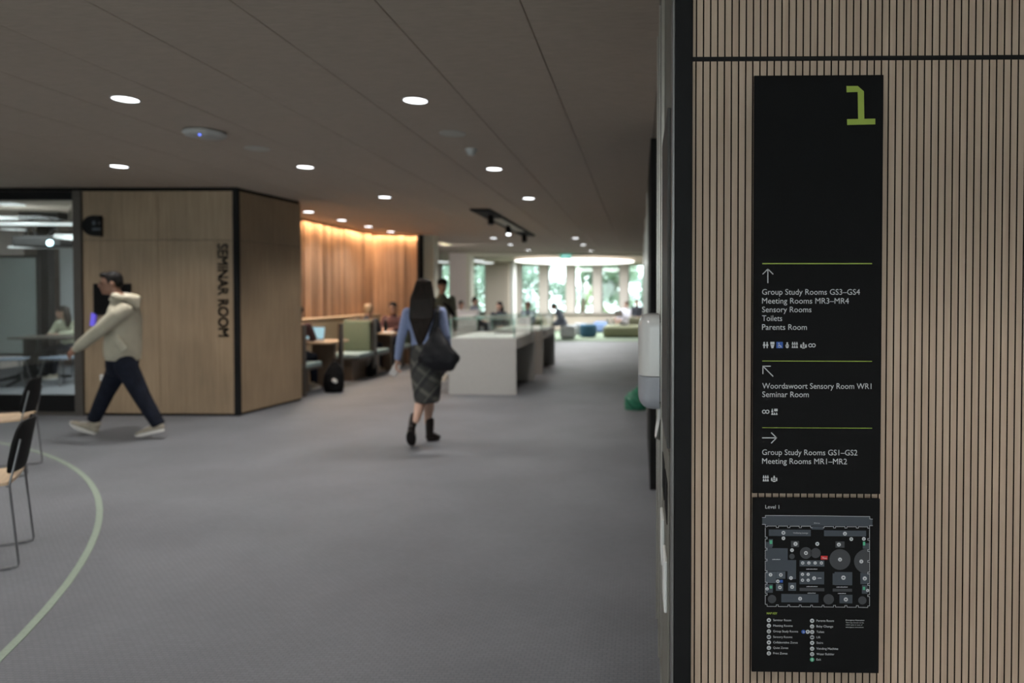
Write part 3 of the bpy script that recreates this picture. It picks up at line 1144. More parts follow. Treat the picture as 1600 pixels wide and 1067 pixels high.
# exit sign hanging in the opening
YE = 21.6
e0, e1 = at(875, 397, YE), at(893, 404.5, YE)
es = thing('exit_sign', ((e0.x + e1.x) / 2, YE, HC), 'small green illuminated exit sign hanging above the lounge opening', 'exit sign')
mb = MB()
mb.box((e0.x, YE - .02, e1.z), (e1.x, YE + .02, e0.z), 0.006)
mb.build('sign_box', glow('exit_green', (0.05, 0.42, 0.30), 0.7), es)
mb = MB()
mb.tube([((e0.x + e1.x) / 2, YE, e0.z), ((e0.x + e1.x) / 2, YE, HC - .001)], 0.012)
mb.build('hanger', 'ceil_white', es)
w_ = e1.x - e0.x
h_ = e0.z - e1.z
GL = glow('exit_white', (0.55, 0.95, 0.95), 1.1)
mb = MB()
for (u0, u1, v0, v1) in ((.55, .64, .15, .88), (.64, .90, .80, .88), (.83, .90, .15, .80)):   # doorway
    mb.box((e0.x + u0 * w_, YE - .026, e1.z + v0 * h_), (e0.x + u1 * w_, YE - .021, e1.z + v1 * h_))
mb.build('door_symbol', GL, es)
mb = MB()
def ep(u, v):
    return Vector((e0.x + u * w_, YE - .024, e1.z + v * h_))
mb.ellipsoid(ep(.36, .80), (0.018, 0.003, 0.018))
for pth in ((ep(.34, .70), ep(.30, .42)), (ep(.30, .42), ep(.40, .30), ep(.38, .12)), (ep(.30, .42), ep(.22, .28), ep(.10, .24)),
            (ep(.34, .66), ep(.44, .56), ep(.50, .62)), (ep(.33, .66), ep(.22, .62), ep(.18, .48))):
    mb.tube(pth, 0.011, 6)
mb.build('running_figure', GL, es)

# large round luminaire over the lounge
dz = 2.74
yn, yf_ = (CAM.z - dz) * -F / 57.5, (dz - CAM.z) * F / 48.0
cy_ = 26.2
rx_ = (at(992, 408, cy_).x - at(805, 408, cy_).x) / 2
ccx = (at(992, 408, cy_).x + at(805, 408, cy_).x) / 2
dsc = thing('disc_luminaire', (ccx, cy_, HC), 'huge flat round glowing ceiling light hovering over the lounge poufs', 'ceiling light')
mb = MB()
N_ = 72
def ell(r, z):
    return [Vector((ccx + rx_ * r * math.cos(2 * PI * k / N_), cy_ + rx_ * 1.12 * r * math.sin(2 * PI * k / N_), z)) for k in range(N_)]
mb.ring_loft([ell(1.0, dz + .05), ell(1.0, dz + .012), ell(.995, dz + .01), ell(.995, dz + .05)], cap=False)
mb.build('rim', 'wht_plastic', dsc)
mb = MB()
mb.ring_loft([ell(.994, dz + .045), ell(.994, dz + .008), ell(.98, dz)])
mb.build('diffuser', 'disc_lamp', dsc)
for k in range(6):
    a = 2 * PI * k / 6
    mb = MB()
    q = (ccx + rx_ * .7 * math.cos(a), cy_ + rx_ * .7 * math.sin(a))
    mb.tube([(*q, dz + .045), (*q, HC - .001)], 0.006, 6)
    mb.build('suspension_rod', 'alu', dsc)

# short white linear lights left of the disc
for (px, lab) in (((741, 407.5), 'short white linear ceiling light inside the lounge opening, next to its frame'),
                  ((757, 411), 'short white linear ceiling light in the lounge above the beige wall box'),
                  ((691, 410), 'short white linear ceiling light glimpsed beside the plaster wall')):
    p = fl(px[0], px[1], 2.62)
    ll = thing('linear_light', (p.x, p.y, HC), lab, 'ceiling light', 'linear lights in the lounge')
    d = Vector((0.30, 0.45, 0))
    T = Matrix.Translation((p.x, p.y, 2.665)) @ Matrix.Rotation(-.25, 4, 'Z')
    mb = MB()
    mb.box((-.15, -.42, -.03), (.15, .42, -.001), mat4=T)
    mb.tube([(p.x, p.y, 2.664), (p.x, p.y, HC - .001)], .008, 6)
    mb.build('housing', 'wht_plastic', ll)
    mb = MB()
    mb.box((-.14, -.41, -.045), (.14, .41, -.031), mat4=T)
    mb.build('diffuser', 'strip_lamp', ll)
p = fl(693, 380, HC - .01)
ll = thing('slot_light', (p.x, p.y, HC), 'dim yellowish ceiling slot light beside the pale olive column', 'ceiling light')
mb = MB()
mb.box((p.x - .12, p.y - .5, HC - .02), (p.x + .12, p.y + .5, HC - .0006), .003)
mb.build('housing', 'olive_panel', ll)
mb = MB()
mb.box((p.x - .09, p.y - .47, HC - .026), (p.x + .09, p.y + .47, HC - .0205))
mb.build('diffuser', glow('slot_lens', (1.0, .88, .6), .5), ll)
light_area('slot_beam', (p.x - .2, p.y, HC - .05), (math.radians(35), 0, 0), .2, .9, 130, (1, .95, .9))
light_area('disc_light', (ccx, cy_, dz - 0.03), (0, 0, 0), 3.6, 3.6, 520, (.95, .98, 1.0))
# ================================================================== DIRECTORY SIGN
YP = YS - 0.022          # front face of the plates
s0, s1 = at(1178.5, 118, YP), at(1375.5, 772, YP)
t0, t1 = at(1179.5, 778, YP), at(1375, 1052, YP)
sign = thing('directory_sign', ((s0.x + s1.x) / 2, YS, t1.z), 'tall black directory sign with a lime numeral 1 fixed on the slatted wall', 'sign')
mb = MB()
mb.box((s0.x, YP, s1.z), (s1.x, YP + .008, s0.z), 0.0008, seg=1)
plate = mb.build('sign_plate', 'sign', sign)
mb = MB()
mb.box((s0.x + .0005, YP, t1.z), (s1.x - .0005, YP + .008, t0.z), 0.0008, seg=1)
mplate = mb.build('map_plate', 'sign', sign)
for (xx) in (s0.x + .05, s1.x - .05):
    for (za, zb) in ((s0.z - .10, s0.z - .05), (s1.z + .10, s1.z + .15), (t1.z + .05, t1.z + .10)):
        mb = MB()
        mb.box((xx - .02, YP + .0081, za), (xx + .02, YS - .0001, zb))
        mb.build('wall_bracket', 'black', sign)


class Print(MB):
    """flat print on the sign face, in the sign's own plane"""
    def __init__(self, lv=0):
        super().__init__()
        self.y = YP - 0.0004 - 0.00025 * lv

    def p(self, x, y):
        w = at(x, y, YP)
        return Vector((w.x, self.y, w.z))

    def rect(self, x0, y0, x1, y1):
        a, b = self.p(x0, y0), self.p(x1, y1)
        self.poly([(a.x, self.y, a.z), (a.x, self.y, b.z), (b.x, self.y, b.z), (b.x, self.y, a.z)])
        return self

    def pg(self, pts):
        self.poly([self.p(*q) for q in pts])
        return self

    def disc(self, x, y, r, n=20):
        c = self.p(x, y)
        r = r / F * YP
        self.poly([(c.x + r * math.cos(2 * PI * k / n), self.y, c.z + r * math.sin(2 * PI * k / n)) for k in range(n)])
        return self

    def ringd(self, x, y, r, w, n=24, a0=0, a1=2 * PI):
        c = self.p(x, y)
        r, w = r / F * YP, w / F * YP / 2
        for k in range(n):
            a, b = a0 + (a1 - a0) * k / n, a0 + (a1 - a0) * (k + 1) / n
            P_ = lambda q, s: (c.x + s * math.cos(q), self.y, c.z + s * math.sin(q))
            self.poly([P_(a, r - w), P_(a, r + w), P_(b, r + w), P_(b, r - w)])
        return self

    def line(self, pts, w):
        for a, b in zip(pts, pts[1:]):
            a, b = self.p(*a), self.p(*b)
            d = (b - a).normalized() * (w / F * YP / 2)
            n = Vector((-d.z, 0, d.x))
            self.poly([a - d * .98 + n, a - d * .98 - n, b + d * .98 - n, b + d * .98 + n])
        return self

    def text(self, s, x0, base, x1, cap, bold=0.0):
        """lettering from x0 to x1 (pixels of width) with capitals `cap` pixels high"""
        me = text_mesh(s, bold)
        xs_ = [v.co.x for v in me.vertices]
        a, b = self.p(x0, base), self.p(x1, base)
        k = (b.x - a.x) / (max(xs_) - min(xs_))
        kz = cap / F * YP / CAPH
        mn = min(xs_)
        vs = [self.bm.verts.new((a.x + (v.co.x - mn) * k, self.y, a.z + v.co.y * kz)) for v in me.vertices]
        for f in me.polygons:
            try:
                self.bm.faces.new([vs[i] for i in f.vertices])
            except ValueError:
                pass
        bpy.data.meshes.remove(me)
        return self


def text_mesh(s, bold=0.0):
    c = bpy.data.curves.new('lettering', 'FONT')
    c.body = s
    c.size = 1.0
    c.offset = bold
    c.resolution_u = 3
    o = bpy.data.objects.new('lettering', c)
    COL.objects.link(o)
    dg = bpy.context.evaluated_depsgraph_get()
    me = bpy.data.meshes.new_from_object(o.evaluated_get(dg))
    bpy.data.objects.remove(o)
    bpy.data.curves.remove(c)
    return me


_m = text_mesh('H')
CAPH = max(v.co.y for v in _m.vertices)
bpy.data.meshes.remove(_m)

# numeral
pr = Print()
zx = lambda x, y: (1280 + x / 8.89, 100 + y / 8.89)
pr.pg([zx(*q) for q in ((378, 306), (535, 306), (620, 380), (626, 762), (540, 765), (533, 388), (380, 394))])
pr.pg([zx(*q) for q in ((386, 766), (778, 760), (778, 838), (388, 848))])
part_label(pr.build('numeral', 'print_lime', plate), 'large lime numeral 1')
for y in (411.8, 564.2, 668.5):
    pr = Print()
    pr.rect(1191, y - .85, 1362.5, y + .85)
    pr.build('divider_line', 'print_lime', plate)
# arrows
for pts in ([((1199.7, 441.5), (1199.7, 420.5)), ((1192, 428), (1199.7, 420.3), (1207.6, 428))],
            [((1192.3, 572.3), (1207.5, 587.5)), ((1203.5, 572), (1192, 572), (1192, 583.5))],
            [((1191.5, 684), (1213, 684)), ((1205.5, 676.3), (1213.3, 684), (1205.5, 691.8))]):
    pr = Print()
    for q in pts:
        pr.line(q, 1.5)
    pr.build('arrow', 'print_white', plate)
T1 = [('Group Study Rooms GS3–GS4', 1190.7, 460.3, 1343.5), ('Meeting Rooms MR3–MR4', 1190.7, 474.2, 1326.3), ('Sensory Rooms', 1190.7, 487.7, 1267.8),
      ('Toilets', 1190.7, 501.4, 1222), ('Parents Room', 1190.7, 515.2, 1260.7)]
T2 = [('Woordawoort Sensory Room WR1', 1191, 607, 1361.5), ('Seminar Room', 1191, 620.2, 1263.7)]
T3 = [('Group Study Rooms GS1–GS2', 1190.8, 710.6, 1339.5), ('Meeting Rooms MR1–MR2', 1190.8, 724.4, 1323.3)]
for T in (T1, T2, T3):
    for (s, a, b, c) in T:
        pr = Print()
        pr.text(s, a, b, c, 8.6)
        pr.build('lettering', 'print_white', plate)


def person_icon(pr, x, y, h, w):
    """small standing figure, centre x, top y"""
    pr.disc(x, y + h * .12, h * .12, 10)
    pr.pg([(x - w / 2, y + h * .62), (x - w * .22, y + h * .25), (x + w * .22, y + h * .25), (x + w / 2, y + h * .62), (x + w * .22, y + h * .62),
           (x + w * .2, y + h), (x - w * .2, y + h), (x - w * .22, y + h * .62)])


def group_icon(pr, x0, y0, s):
    for i in range(3):
        cx = x0 + s * (i + .5) / 3
        for k in (0, 1):
            yy = y0 + k * s * .52
            pr.disc(cx, yy + s * .07, s * .075, 8)
            pr.pg([(cx - s * .155, yy + s * .44), (cx - s * .08, yy + s * .13), (cx + s * .08, yy + s * .13), (cx + s * .155, yy + s * .44)])


def meet_icon(pr, x, y, s):
    pr.disc(x, y + s * .13, s * .10, 10)
    pr.pg([(x - s * .2, y + s * .42), (x - s * .12, y + s * .23), (x + s * .12, y + s * .23), (x + s * .2, y + s * .42)])
    for k in (-1, 1):
        pr.disc(x + k * s * .38, y + s * .42, s * .09, 8)
        pr.pg([(x + k * s * .5, y + s * .85), (x + k * s * .5, y + s * .5), (x + k * s * .26, y + s * .5), (x + k * s * .22, y + s * .9)][::k])
    pr.pg([(x - s * .2, y + s), (x - s * .2, y + s * .82), (x + s * .2, y + s * .82), (x + s * .2, y + s)])
    pr.pg([(x - s * .14, y + s * .7), (x - s * .14, y + s * .5), (x + s * .14, y + s * .5), (x + s * .14, y + s * .7)])


def loop_icon(pr, x, y, r):
    pr.ringd(x - r * 1.05, y, r, 1.3)
    pr.ringd(x + r * 1.05, y, r, 1.3)


def icon(build, mat='print_white', lv=0):
    pr = Print(lv)
    build(pr)
    return pr.build('icon', mat, plate)


icon(lambda pr: (person_icon(pr, 1194, 534, 10, 4.6), person_icon(pr, 1198.6, 534, 10, 4.6)))
icon(lambda pr: (pr.rect(1203.7, 534, 1210, 538), pr.pg([(1203.8, 538.6), (1209.9, 538.6), (1209, 541.5), (1208.3, 544), (1205.4, 544), (1204.7, 541.5)])))
icon(lambda pr: pr.rect(1213, 534, 1223.2, 544), 'print_blue')
def wheel(pr):
    pr.disc(1217, 536.3, 0.9, 8)
    pr.line([(1217, 537.2), (1217.2, 540), (1220, 540.2), (1221, 542.6)], 0.8)
    pr.ringd(1217.8, 541, 1.9, 0.6, 14)
icon(wheel, 'print_white', 1)
icon(lambda pr: (pr.disc(1230, 536, 1.4, 10), pr.pg([(1226.7, 539.8), (1228.8, 537.6), (1231.2, 537.6), (1233.3, 539.8)]),
                 pr.pg([(1227.3, 540.6), (1232.7, 540.6), (1231.8, 543.2), (1230, 544.2), (1228.2, 543.2)])))
icon(lambda pr: group_icon(pr, 1236.8, 534, 10))
icon(lambda pr: meet_icon(pr, 1255.4, 534.4, 10))
icon(lambda pr: loop_icon(pr, 1268.7, 539.6, 2.5))
icon(lambda pr: loop_icon(pr, 1196.4, 643.2, 2.5))
def seminar_icon(pr):
    pr.disc(1206.6, 639.6, 1.0, 8)
    pr.pg([(1205, 644), (1205.6, 640.8), (1207.6, 640.8), (1208.2, 644)])
    pr.rect(1209.6, 638.6, 1215, 642.5)
    for i in range(3):
        cx = 1206.6 + 3.4 * i
        pr.pg([(cx - 1.7, 648), (cx - .5, 644.6), (cx + .5, 644.6), (cx + 1.7, 648)])
icon(seminar_icon)
icon(lambda pr: group_icon(pr, 1191.5, 742.5, 9.8))
icon(lambda pr: meet_icon(pr, 1209.6, 742.7, 10))

# ---- floor plan
m_ = lambda x, y: (1170 + x / 5.6136, 770 + y / 5.6136)
pr = Print()
pr.text('Level 1', *m_(145, 137), m_(266, 137)[0], 5.6)
pr.build('lettering', 'print_white', mplate)


def zones(mat, lv, rects=(), discs=(), polys=()):
    for r in rects:
        Print(lv).rect(*m_(r[0], r[1]), *m_(r[2], r[3])).build('floor_plan_zone', mat, mplate)
    for d in discs:
        Print(lv).disc(*m_(d[0], d[1]), d[2] / 5.6136, 36).build('floor_plan_zone', mat, mplate)
    for q in polys:
        Print(lv).pg([m_(*v) for v in q]).build('floor_plan_zone', mat, mplate)


zones('zone', 0, [(118, 215, 145, 275), (1060, 228, 1084, 286), (145, 200, 1060, 292), (550, 292, 655, 322), (175, 320, 543, 380), (660, 328, 1028, 382),
                  (150, 484, 340, 686), (340, 588, 414, 756), (145, 430, 205, 483), (1000, 440, 1056, 490), (445, 590, 662, 646), (445, 690, 660, 802),
                  (752, 693, 906, 810), (735, 705, 752, 806), (978, 700, 1052, 800), (285, 885, 610, 962), (795, 892, 908, 968), (150, 800, 210, 875), (992, 808, 1040, 884)])
zones('zone_light', 1, [(150, 688, 238, 790), (240, 688, 320, 752), (238, 795, 300, 858), (346, 786, 414, 858), (453, 596, 497, 642), (505, 596, 550, 642),
                        (560, 596, 606, 642), (614, 596, 658, 642), (175, 405, 210, 470)])
zones('zone_grey', 1, [(370, 420, 440, 475), (760, 425, 838, 480), (445, 832, 662, 862), (735, 838, 905, 866)],
      [(500, 526, 52), (586, 527, 44), (799, 583, 92), (203, 930, 37), (700, 932, 46), (995, 942, 36), (378, 556, 24)],
      [[(1052, 490)] + [(1052 - 4 - 126 * math.sin(PI * k / 14), 600 - 112 * math.cos(PI * k / 14)) for k in range(1, 14)] + [(1052, 708)]])
zones('print_green', 2, [(183, 415, 205, 447), (1000, 428, 1020, 460), (183, 812, 205, 838), (1000, 822, 1020, 850)])
zones('print_blue', 2, [(272, 762, 298, 786)])
zones('print_red', 2, [(632, 551, 690, 584)])


def wall_line():
    """outline of the building with its row of notches"""
    pr = Print(2)
    W = 0.62
    def run(pts):
        pr.line([m_(*q) for q in pts], W)
    run([(118, 215), (145, 215), (145, 197), (600, 200), (1060, 207), (1060, 228), (1084, 229)])
    run([(118, 275), (145, 275), (145, 296), (160, 296), (160, 290), (240, 290), (240, 303), (260, 303), (260, 290), (340, 290), (340, 304), (360, 304), (360, 291),
         (442, 291), (442, 305), (460, 305), (460, 291), (542, 291), (542, 305), (556, 305)])
    run([(650, 306), (660, 306), (660, 294), (742, 294), (742, 307), (760, 307), (760, 295), (842, 295), (842, 308), (860, 308), (860, 296), (942, 296), (942, 308),
         (960, 308), (960, 296), (1042, 297), (1042, 309), (1058, 309), (1058, 286), (1084, 286)])
    y = 305
    for yy in (395, 492, 588, 690, 790, 888):
        run([(144, y), (144, yy - 8), (160, yy - 8), (160, yy + 8), (144, yy + 8)])
        run([(1058, y + 6), (1058, yy + 4), (1042, yy + 4), (1042, yy + 20), (1058, yy + 20)])
        y = yy + 8
    run([(144, y), (144, 976), (160, 976), (160, 994), (240, 995), (240, 980), (258, 980), (258, 995), (342, 996), (342, 981), (358, 981), (358, 996), (442, 997),
         (442, 982), (458, 982), (458, 997), (542, 998), (542, 983), (558, 983), (558, 998), (642, 999), (642, 984), (658, 984), (658, 999), (742, 1000), (742, 985),
         (760, 985), (760, 1000), (842, 1001), (842, 986), (860, 986), (860, 1001), (942, 1002), (942, 987), (960, 987), (960, 1002), (1042, 1004), (1042, 990),
         (1058, 990), (1058, y + 12)])
    return pr.build('floor_plan_outline', 'print_white', mplate)


wall_line()
dots = [(303, 349, 17), (842, 356, 17), (303, 397, 16), (898, 404, 16), (1008, 402, 16), (409, 446, 18), (600, 446, 17), (789, 452, 17), (378, 501, 16), (500, 526, 17),
        (799, 583, 17), (986, 600, 17), (472, 613, 14), (526, 613, 14), (581, 613, 14), (636, 613, 14), (470, 713, 14), (520, 713, 14), (470, 764, 14), (520, 764, 14),
        (572, 747, 17), (829, 742, 19), (1016, 749, 18), (190, 716, 16), (280, 718, 16), (254, 774, 16), (369, 745, 16), (272, 827, 16), (379, 823, 17), (449, 926, 17),
        (850, 933, 18), (160, 840, 14), (1041, 854, 14)]
for (x, y, r) in dots:
    Print(3).disc(*m_(x, y), r / 5.6136, 18).build('floor_plan_marker', 'print_white', mplate)
pr = Print(4)
for k, (x, y, r) in enumerate(dots):
    a = r * .42 / 5.6136
    c = m_(x, y)
    if k % 3 == 0:
        pr.rect(c[0] - a, c[1] - a * .7, c[0] + a, c[1] + a * .7)
    elif k % 3 == 1:
        pr.pg([(c[0] - a, c[1] + a), (c[0], c[1] - a), (c[0] + a, c[1] + a)])
    else:
        pr.rect(c[0] - a * .4, c[1] - a, c[0] + a * .4, c[1] + a)
pr.build('marker_symbol', 'zone', mplate)
pr = Print(4)
pr.text('You', *m_(642, 576), m_(682, 576)[0], 2.4, 0.02)
pr.build('lettering', 'print_white', mplate)
# the plan's own small captions are unreadable in the photograph: only the legible ones are lettered
pr = Print(3)
for (s, a, b, c, h) in (('Wellbeing Lounge', 387, 355, 518, 2.0), ('Entry', 572, 267, 622, 1.5)):
    pr.text(s, *m_(a, b), m_(c, b)[0], h)
for (a, b, c) in ((205, 583, 277), (503, 668, 604), (505, 821, 604), (515, 878, 592), (768, 825, 870), (780, 881, 858), (603, 747, 640)):
    x0, y0 = m_(a, b)
    n = int((c - a) / 9)
    for i in range(n):
        q = x0 + i * 9 / 5.6136
        hh = 0.5 + 0.35 * ((i * 7) % 3) / 2
        pr.rect(q, y0 - hh, q + 1.15, y0 + .45)
pr.build('caption', 'print_white', mplate)

# ---- key
k_ = lambda x, y: (1170 + x / 7.273, 940 + y / 7.273)
pr = Print()
pr.text('MAP KEY', *k_(203, 142), k_(323, 142)[0], 3.1, 0.012)
pr.build('lettering', 'print_lime', mplate)
K1 = [('Seminar Room', 277, 219, 481), ('Meeting Rooms', 277, 282, 498), ('Group Study Rooms', 277, 346, 559), ('Sensory Rooms', 277, 410, 494),
      ('Collaborative Zones', 277, 472, 555), ('Quiet Zones', 277, 534, 447), ('Print Zones', 277, 596, 437)]
K2 = [('Parents Room', 769, 226, 966), ('Baby Change', 769, 290, 957), ('Toilets', 769, 353, 856), ('Lift', 769, 414, 812), ('Stairs', 769, 477, 844),
      ('Vending Machine', 769, 543, 1013), ('Water Bubbler', 769, 605, 972), ('Exit', 769, 667, 820)]
for KK, cx in ((K1, 228), (K2, 719)):
    for i, (s, a, b, c) in enumerate(KK):
        pr = Print()
        pr.text(s, *k_(a, b), k_(c, b)[0], 3.3)
        pr.build('lettering', 'print_white', mplate)
        pr = Print()
        x, y = k_(cx, b - 10)
        pr.disc(x, y, 3.25)
        pr.build('key_marker', 'print_green' if s == 'Exit' else 'print_white', mplate)
        pr = Print(1)
        a_ = 1.25
        q = i % 4
        if s == 'Exit':
            person_icon(pr, x, y - 2.2, 4.4, 2.2)
        elif q == 0:
            pr.rect(x - a_ * 1.1, y - a_ * .8, x + a_ * 1.1, y + a_ * .8)
        elif q == 1:
            meet_icon(pr, x, y - 1.9, 3.8)
        elif q == 2:
            group_icon(pr, x - 1.9, y - 1.9, 3.8)
        else:
            loop_icon(pr, x, y, .9)
        pr.build('key_symbol', 'print_white' if s == 'Exit' else 'zone', mplate)
for (x, mt) in ((620, 'print_blue'), (669, 'print_white')):
    pr = Print()
    pr.disc(*k_(x, 341), 3.1)
    pr.build('key_marker', mt, mplate)
    pr = Print(1)
    cx, cy = k_(x, 341)
    if mt == 'print_blue':
        pr.ringd(cx + .2, cy + .6, 1.0, .5, 12)
        pr.line([(cx - .3, cy - 1.6), (cx - .2, cy), (cx + 1.0, cy + .1), (cx + 1.4, cy + 1.3)], .5)
    else:
        pr.rect(cx - 1.1, cy - 1.6, cx + 1.1, cy)
        pr.rect(cx - .6, cy + .2, cx + .6, cy + 1.6)
    pr.build('key_symbol', 'print_white' if mt == 'print_blue' else 'zone', mplate)
pr = Print()
pr.text('Emergency Evacuation', *k_(1101, 215), k_(1312, 215)[0], 1.9, 0.012)
for (s, b, c) in (('This map should not be', 242, 1306), ('relied upon in case of', 267, 1290), ('emergency evacuation', 294, 1303)):
    pr.text(s, *k_(1101, b), k_(c, b)[0], 1.7)
pr.build('lettering', 'print_white', mplate)

# ================================================================== LETTERING AND DEVICES ON THE SEMINAR BOX
YW = YSF
mb = MB()
me = text_mesh('SEMINAR ROOM', 0.0)
xs_ = [v.co.x for v in me.vertices]
tp, bt = at(347, 381, YW), at(349, 525.5, YW)
lx, rx2 = at(341, 450, YW).x, at(356.5, 450, YW).x
k = (tp.z - bt.z) / (max(xs_) - min(xs_))
kx = (rx2 - lx) / CAPH
for (dx_, dz_) in ((-.0035, -.0035), (.0035, -.0035), (-.0035, .0035), (.0035, .0035)):      # bold strokes
    vs = [mb.bm.verts.new((lx + v.co.y * kx + dx_, YW - 0.006, tp.z - (v.co.x - min(xs_)) * k + dz_)) for v in me.vertices]
    for f in me.polygons:
        mb.bm.faces.new([vs[i] for i in f.vertices])
r = bmesh.ops.extrude_face_region(mb.bm, geom=mb.bm.faces[:])
for v in r['geom']:
    if isinstance(v, bmesh.types.BMVert):
        v.co.y += 0.005
bpy.data.meshes.remove(me)
tag(mb.build('wall_lettering', 'letter_dark'), 'dark upright letters SEMINAR ROOM reading down the oak wall', 'lettering')

# black D-shaped blade sign
q0, q1 = at(132.5, 337, YW), at(161, 369, YW)
bs = thing('blade_sign', (q1.x, YW, q1.z), 'small black half-round projecting sign high on the oak seminar wall', 'sign')
w_, h_ = q1.x - q0.x, q0.z - q1.z
mb = MB()
zc = (q0.z + q1.z) / 2
out = []
rr = h_ / 2
for k in range(13):
    a = PI / 2 + PI * k / 12
    out.append((q0.x + w_ * .62 + w_ * .62 * math.cos(a), zc + rr * math.sin(a)))
out += [(q1.x, zc - rr * 1.05), (q1.x, zc + rr * .98)]
fr_ = [Vector((x_, YW - .050, z_)) for (x_, z_) in out]
bk_ = [Vector((x_, YW - .001, z_)) for (x_, z_) in out]
mb.ring_loft([fr_, bk_])
mb.build('sign_body', 'black', bs)
for (pa, pb, mt) in (((144, 345), (149, 351.5), 'zone_light'), ((153, 346), (157.5, 351), 'zone_grey'), ((144, 356), (158, 360), 'zone_light')):
    a, b = at(*pa, YW - .051), at(*pb, YW - .051)
    mb = MB()
    mb.box((a.x, YW - .052, b.z), (b.x, YW - .0502, a.z), 0.0003)
    mb.build('symbol', mt, bs)

# room booking screen with a purple light bar, and the socket
a, b = at(148, 443, YW), at(206, 492, YW)
rs = thing('booking_screen', (b.x, YW, b.z), 'black wall panel with a purple light bar behind the head of the walking man', 'screen')
mb = MB()
mb.box((a.x, YW - .030, b.z), (b.x, YW - .001, a.z), 0.006)
mb.build('housing', 'black', rs)
mb = MB()
mb.box((a.x + .02, YW - .0315, b.z + .02), (b.x - .02, YW - .0302, a.z - .02))
mb.build('display', 'sign', rs)
a2, b2 = at(141, 489, YW - .02), at(149, 509, YW - .02)
mb = MB()
z0_, z1_ = b2.z, a2.z
mb.ring_loft([[Vector((a2.x + .02, YW - .03, z1_)), Vector((b2.x + .01, YW - .03, z1_)), Vector((b2.x - .015, YW - .03, z0_)), Vector((a2.x, YW - .03, z0_))],
              [Vector((a2.x + .02, YW - .001, z1_)), Vector((b2.x + .01, YW - .001, z1_)), Vector((b2.x - .015, YW - .001, z0_)), Vector((a2.x, YW - .001, z0_))]])
part_label(mb.build('light_bar', 'led_purple', rs), 'purple light bar')
a, b = at(157, 585, YW), at(165, 595, YW)
sk = thing('power_socket', (a.x, YW, b.z), 'small pale power socket low on the oak seminar wall behind the walking man', 'socket')
mb = MB()
mb.box((a.x, YW - .010, b.z), (b.x, YW - .001, a.z), 0.003)
mb.build('faceplate', 'wht_plastic', sk)
mb = MB()
for q in (-.012, .012):
    mb.box(((a.x + b.x) / 2 + q - .003, YW - .0108, (a.z + b.z) / 2 - .008), ((a.x + b.x) / 2 + q + .003, YW - .0102, (a.z + b.z) / 2 + .008))
mb.build('socket_hole', 'black', sk)
# ================================================================== CHAIRS BY THE GREEN LINE
def make_chair():
    r = thing('sled_chair', (0, 0, 0), '', 'chair')
    R = 0.0056
    for s in (-1, 1):
        mb = MB()
        mb.tube([(s * .235, -.215, .46), (s * .245, -.250, .03), (s * .245, -.245, .012), (s * .245, -.22, R + .001), (s * .245, .20, R + .001),
                 (s * .245, .225, .012), (s * .245, .23, .03), (s * .225, .20, .44), (s * .21, .18, .448)], R, 8, Vector((1, 0, 0)))
        mb.build('leg_frame', 'chrome', r, 60)
        mb = MB()
        for y in (-.20, .17):
            mb.box((s * .245 - .011, y - .02, 0.0005), (s * .245 + .011, y + .02, .014), 0.003)
        mb.build('glide', 'chrome', r)
        mb = MB()
        mb.tube([(s * .235, -.215, .46), (s * .225, -.235, .56), (s * .205, -.26, .70)], R, 8, Vector((1, 0, 0)))
        mb.build('back_support', 'chrome', r, 60)
    mb = MB()
    mb.tube([(-.235, -.205, .452), (.235, -.205, .452)], R, 8)
    mb.tube([(-.215, .18, .445), (.215, .18, .445)], R, 8)
    mb.build('cross_bar', 'chrome', r, 60)
    # moulded timber seat with a waterfall front
    mb = MB()
    rows = []
    for (y, z, w) in ((-.22, .470, .20), (-.205, .464, .225), (-.10, .458, .232), (.05, .460, .236), (.17, .466, .232), (.215, .458, .220), (.235, .440, .19)):
        rows.append((y, z, w))
    ring = []
    top = [[Vector((w * u, y, z + .010 * u * u)) for u in (-1, -.75, -.4, 0, .4, .75, 1)] for (y, z, w) in rows]
    bot = [[v - Vector((0, 0, .016)) for v in row] for row in top]
    rings = [t + list(reversed(b)) for t, b in zip(top, bot)]
    mb.ring_loft(rings)
    mb.build('seat', 'oak_x', r, 50)
    # curved black back shell
    mb = MB()
    rings = []
    for (z, w, y, cv) in ((.510, .17, -.222, .035), (.525, .205, -.226, .042), (.58, .225, -.236, .05), (.68, .222, -.252, .05), (.75, .205, -.266, .045),
                          (.785, .170, -.275, .036), (.795, .12, -.278, .02)):
        us = (-1, -.7, -.35, 0, .35, .7, 1)
        fr = [Vector((w * u, y + cv * (u * u) - .4 * cv, z)) for u in us]
        bk = [v + Vector((0, -.011, 0)) for v in fr]
        rings.append(fr + list(reversed(bk)))
    mb.ring_loft(rings)
    mb.build('backrest', 'black', r, 50)
    return r


ch = make_chair()
def seat_chair(o, near, far):
    """stand a chair on the two floor points of its rear legs"""
    a, b = fl(*near), fl(*far)
    ax = (b - a).normalized()
    f = Vector((-ax.y, ax.x, 0))
    m = (a + b) / 2 + f * .235
    o.location = (m.x, m.y, 0)
    o.rotation_euler = (0, 0, math.atan2(f.y, f.x) - PI / 2)


seat_chair(ch, (23, 889), (48, 846))
tag(ch, 'black-backed chair with timber seat standing on the green line, nearer one', 'chair', 'chairs by the green line')
c2 = copy_tree(ch)
seat_chair(c2, (34, 748), (67, 721))
tag(c2, 'black-backed chair with timber seat in front of the glazed seminar room', 'chair', 'chairs by the green line')

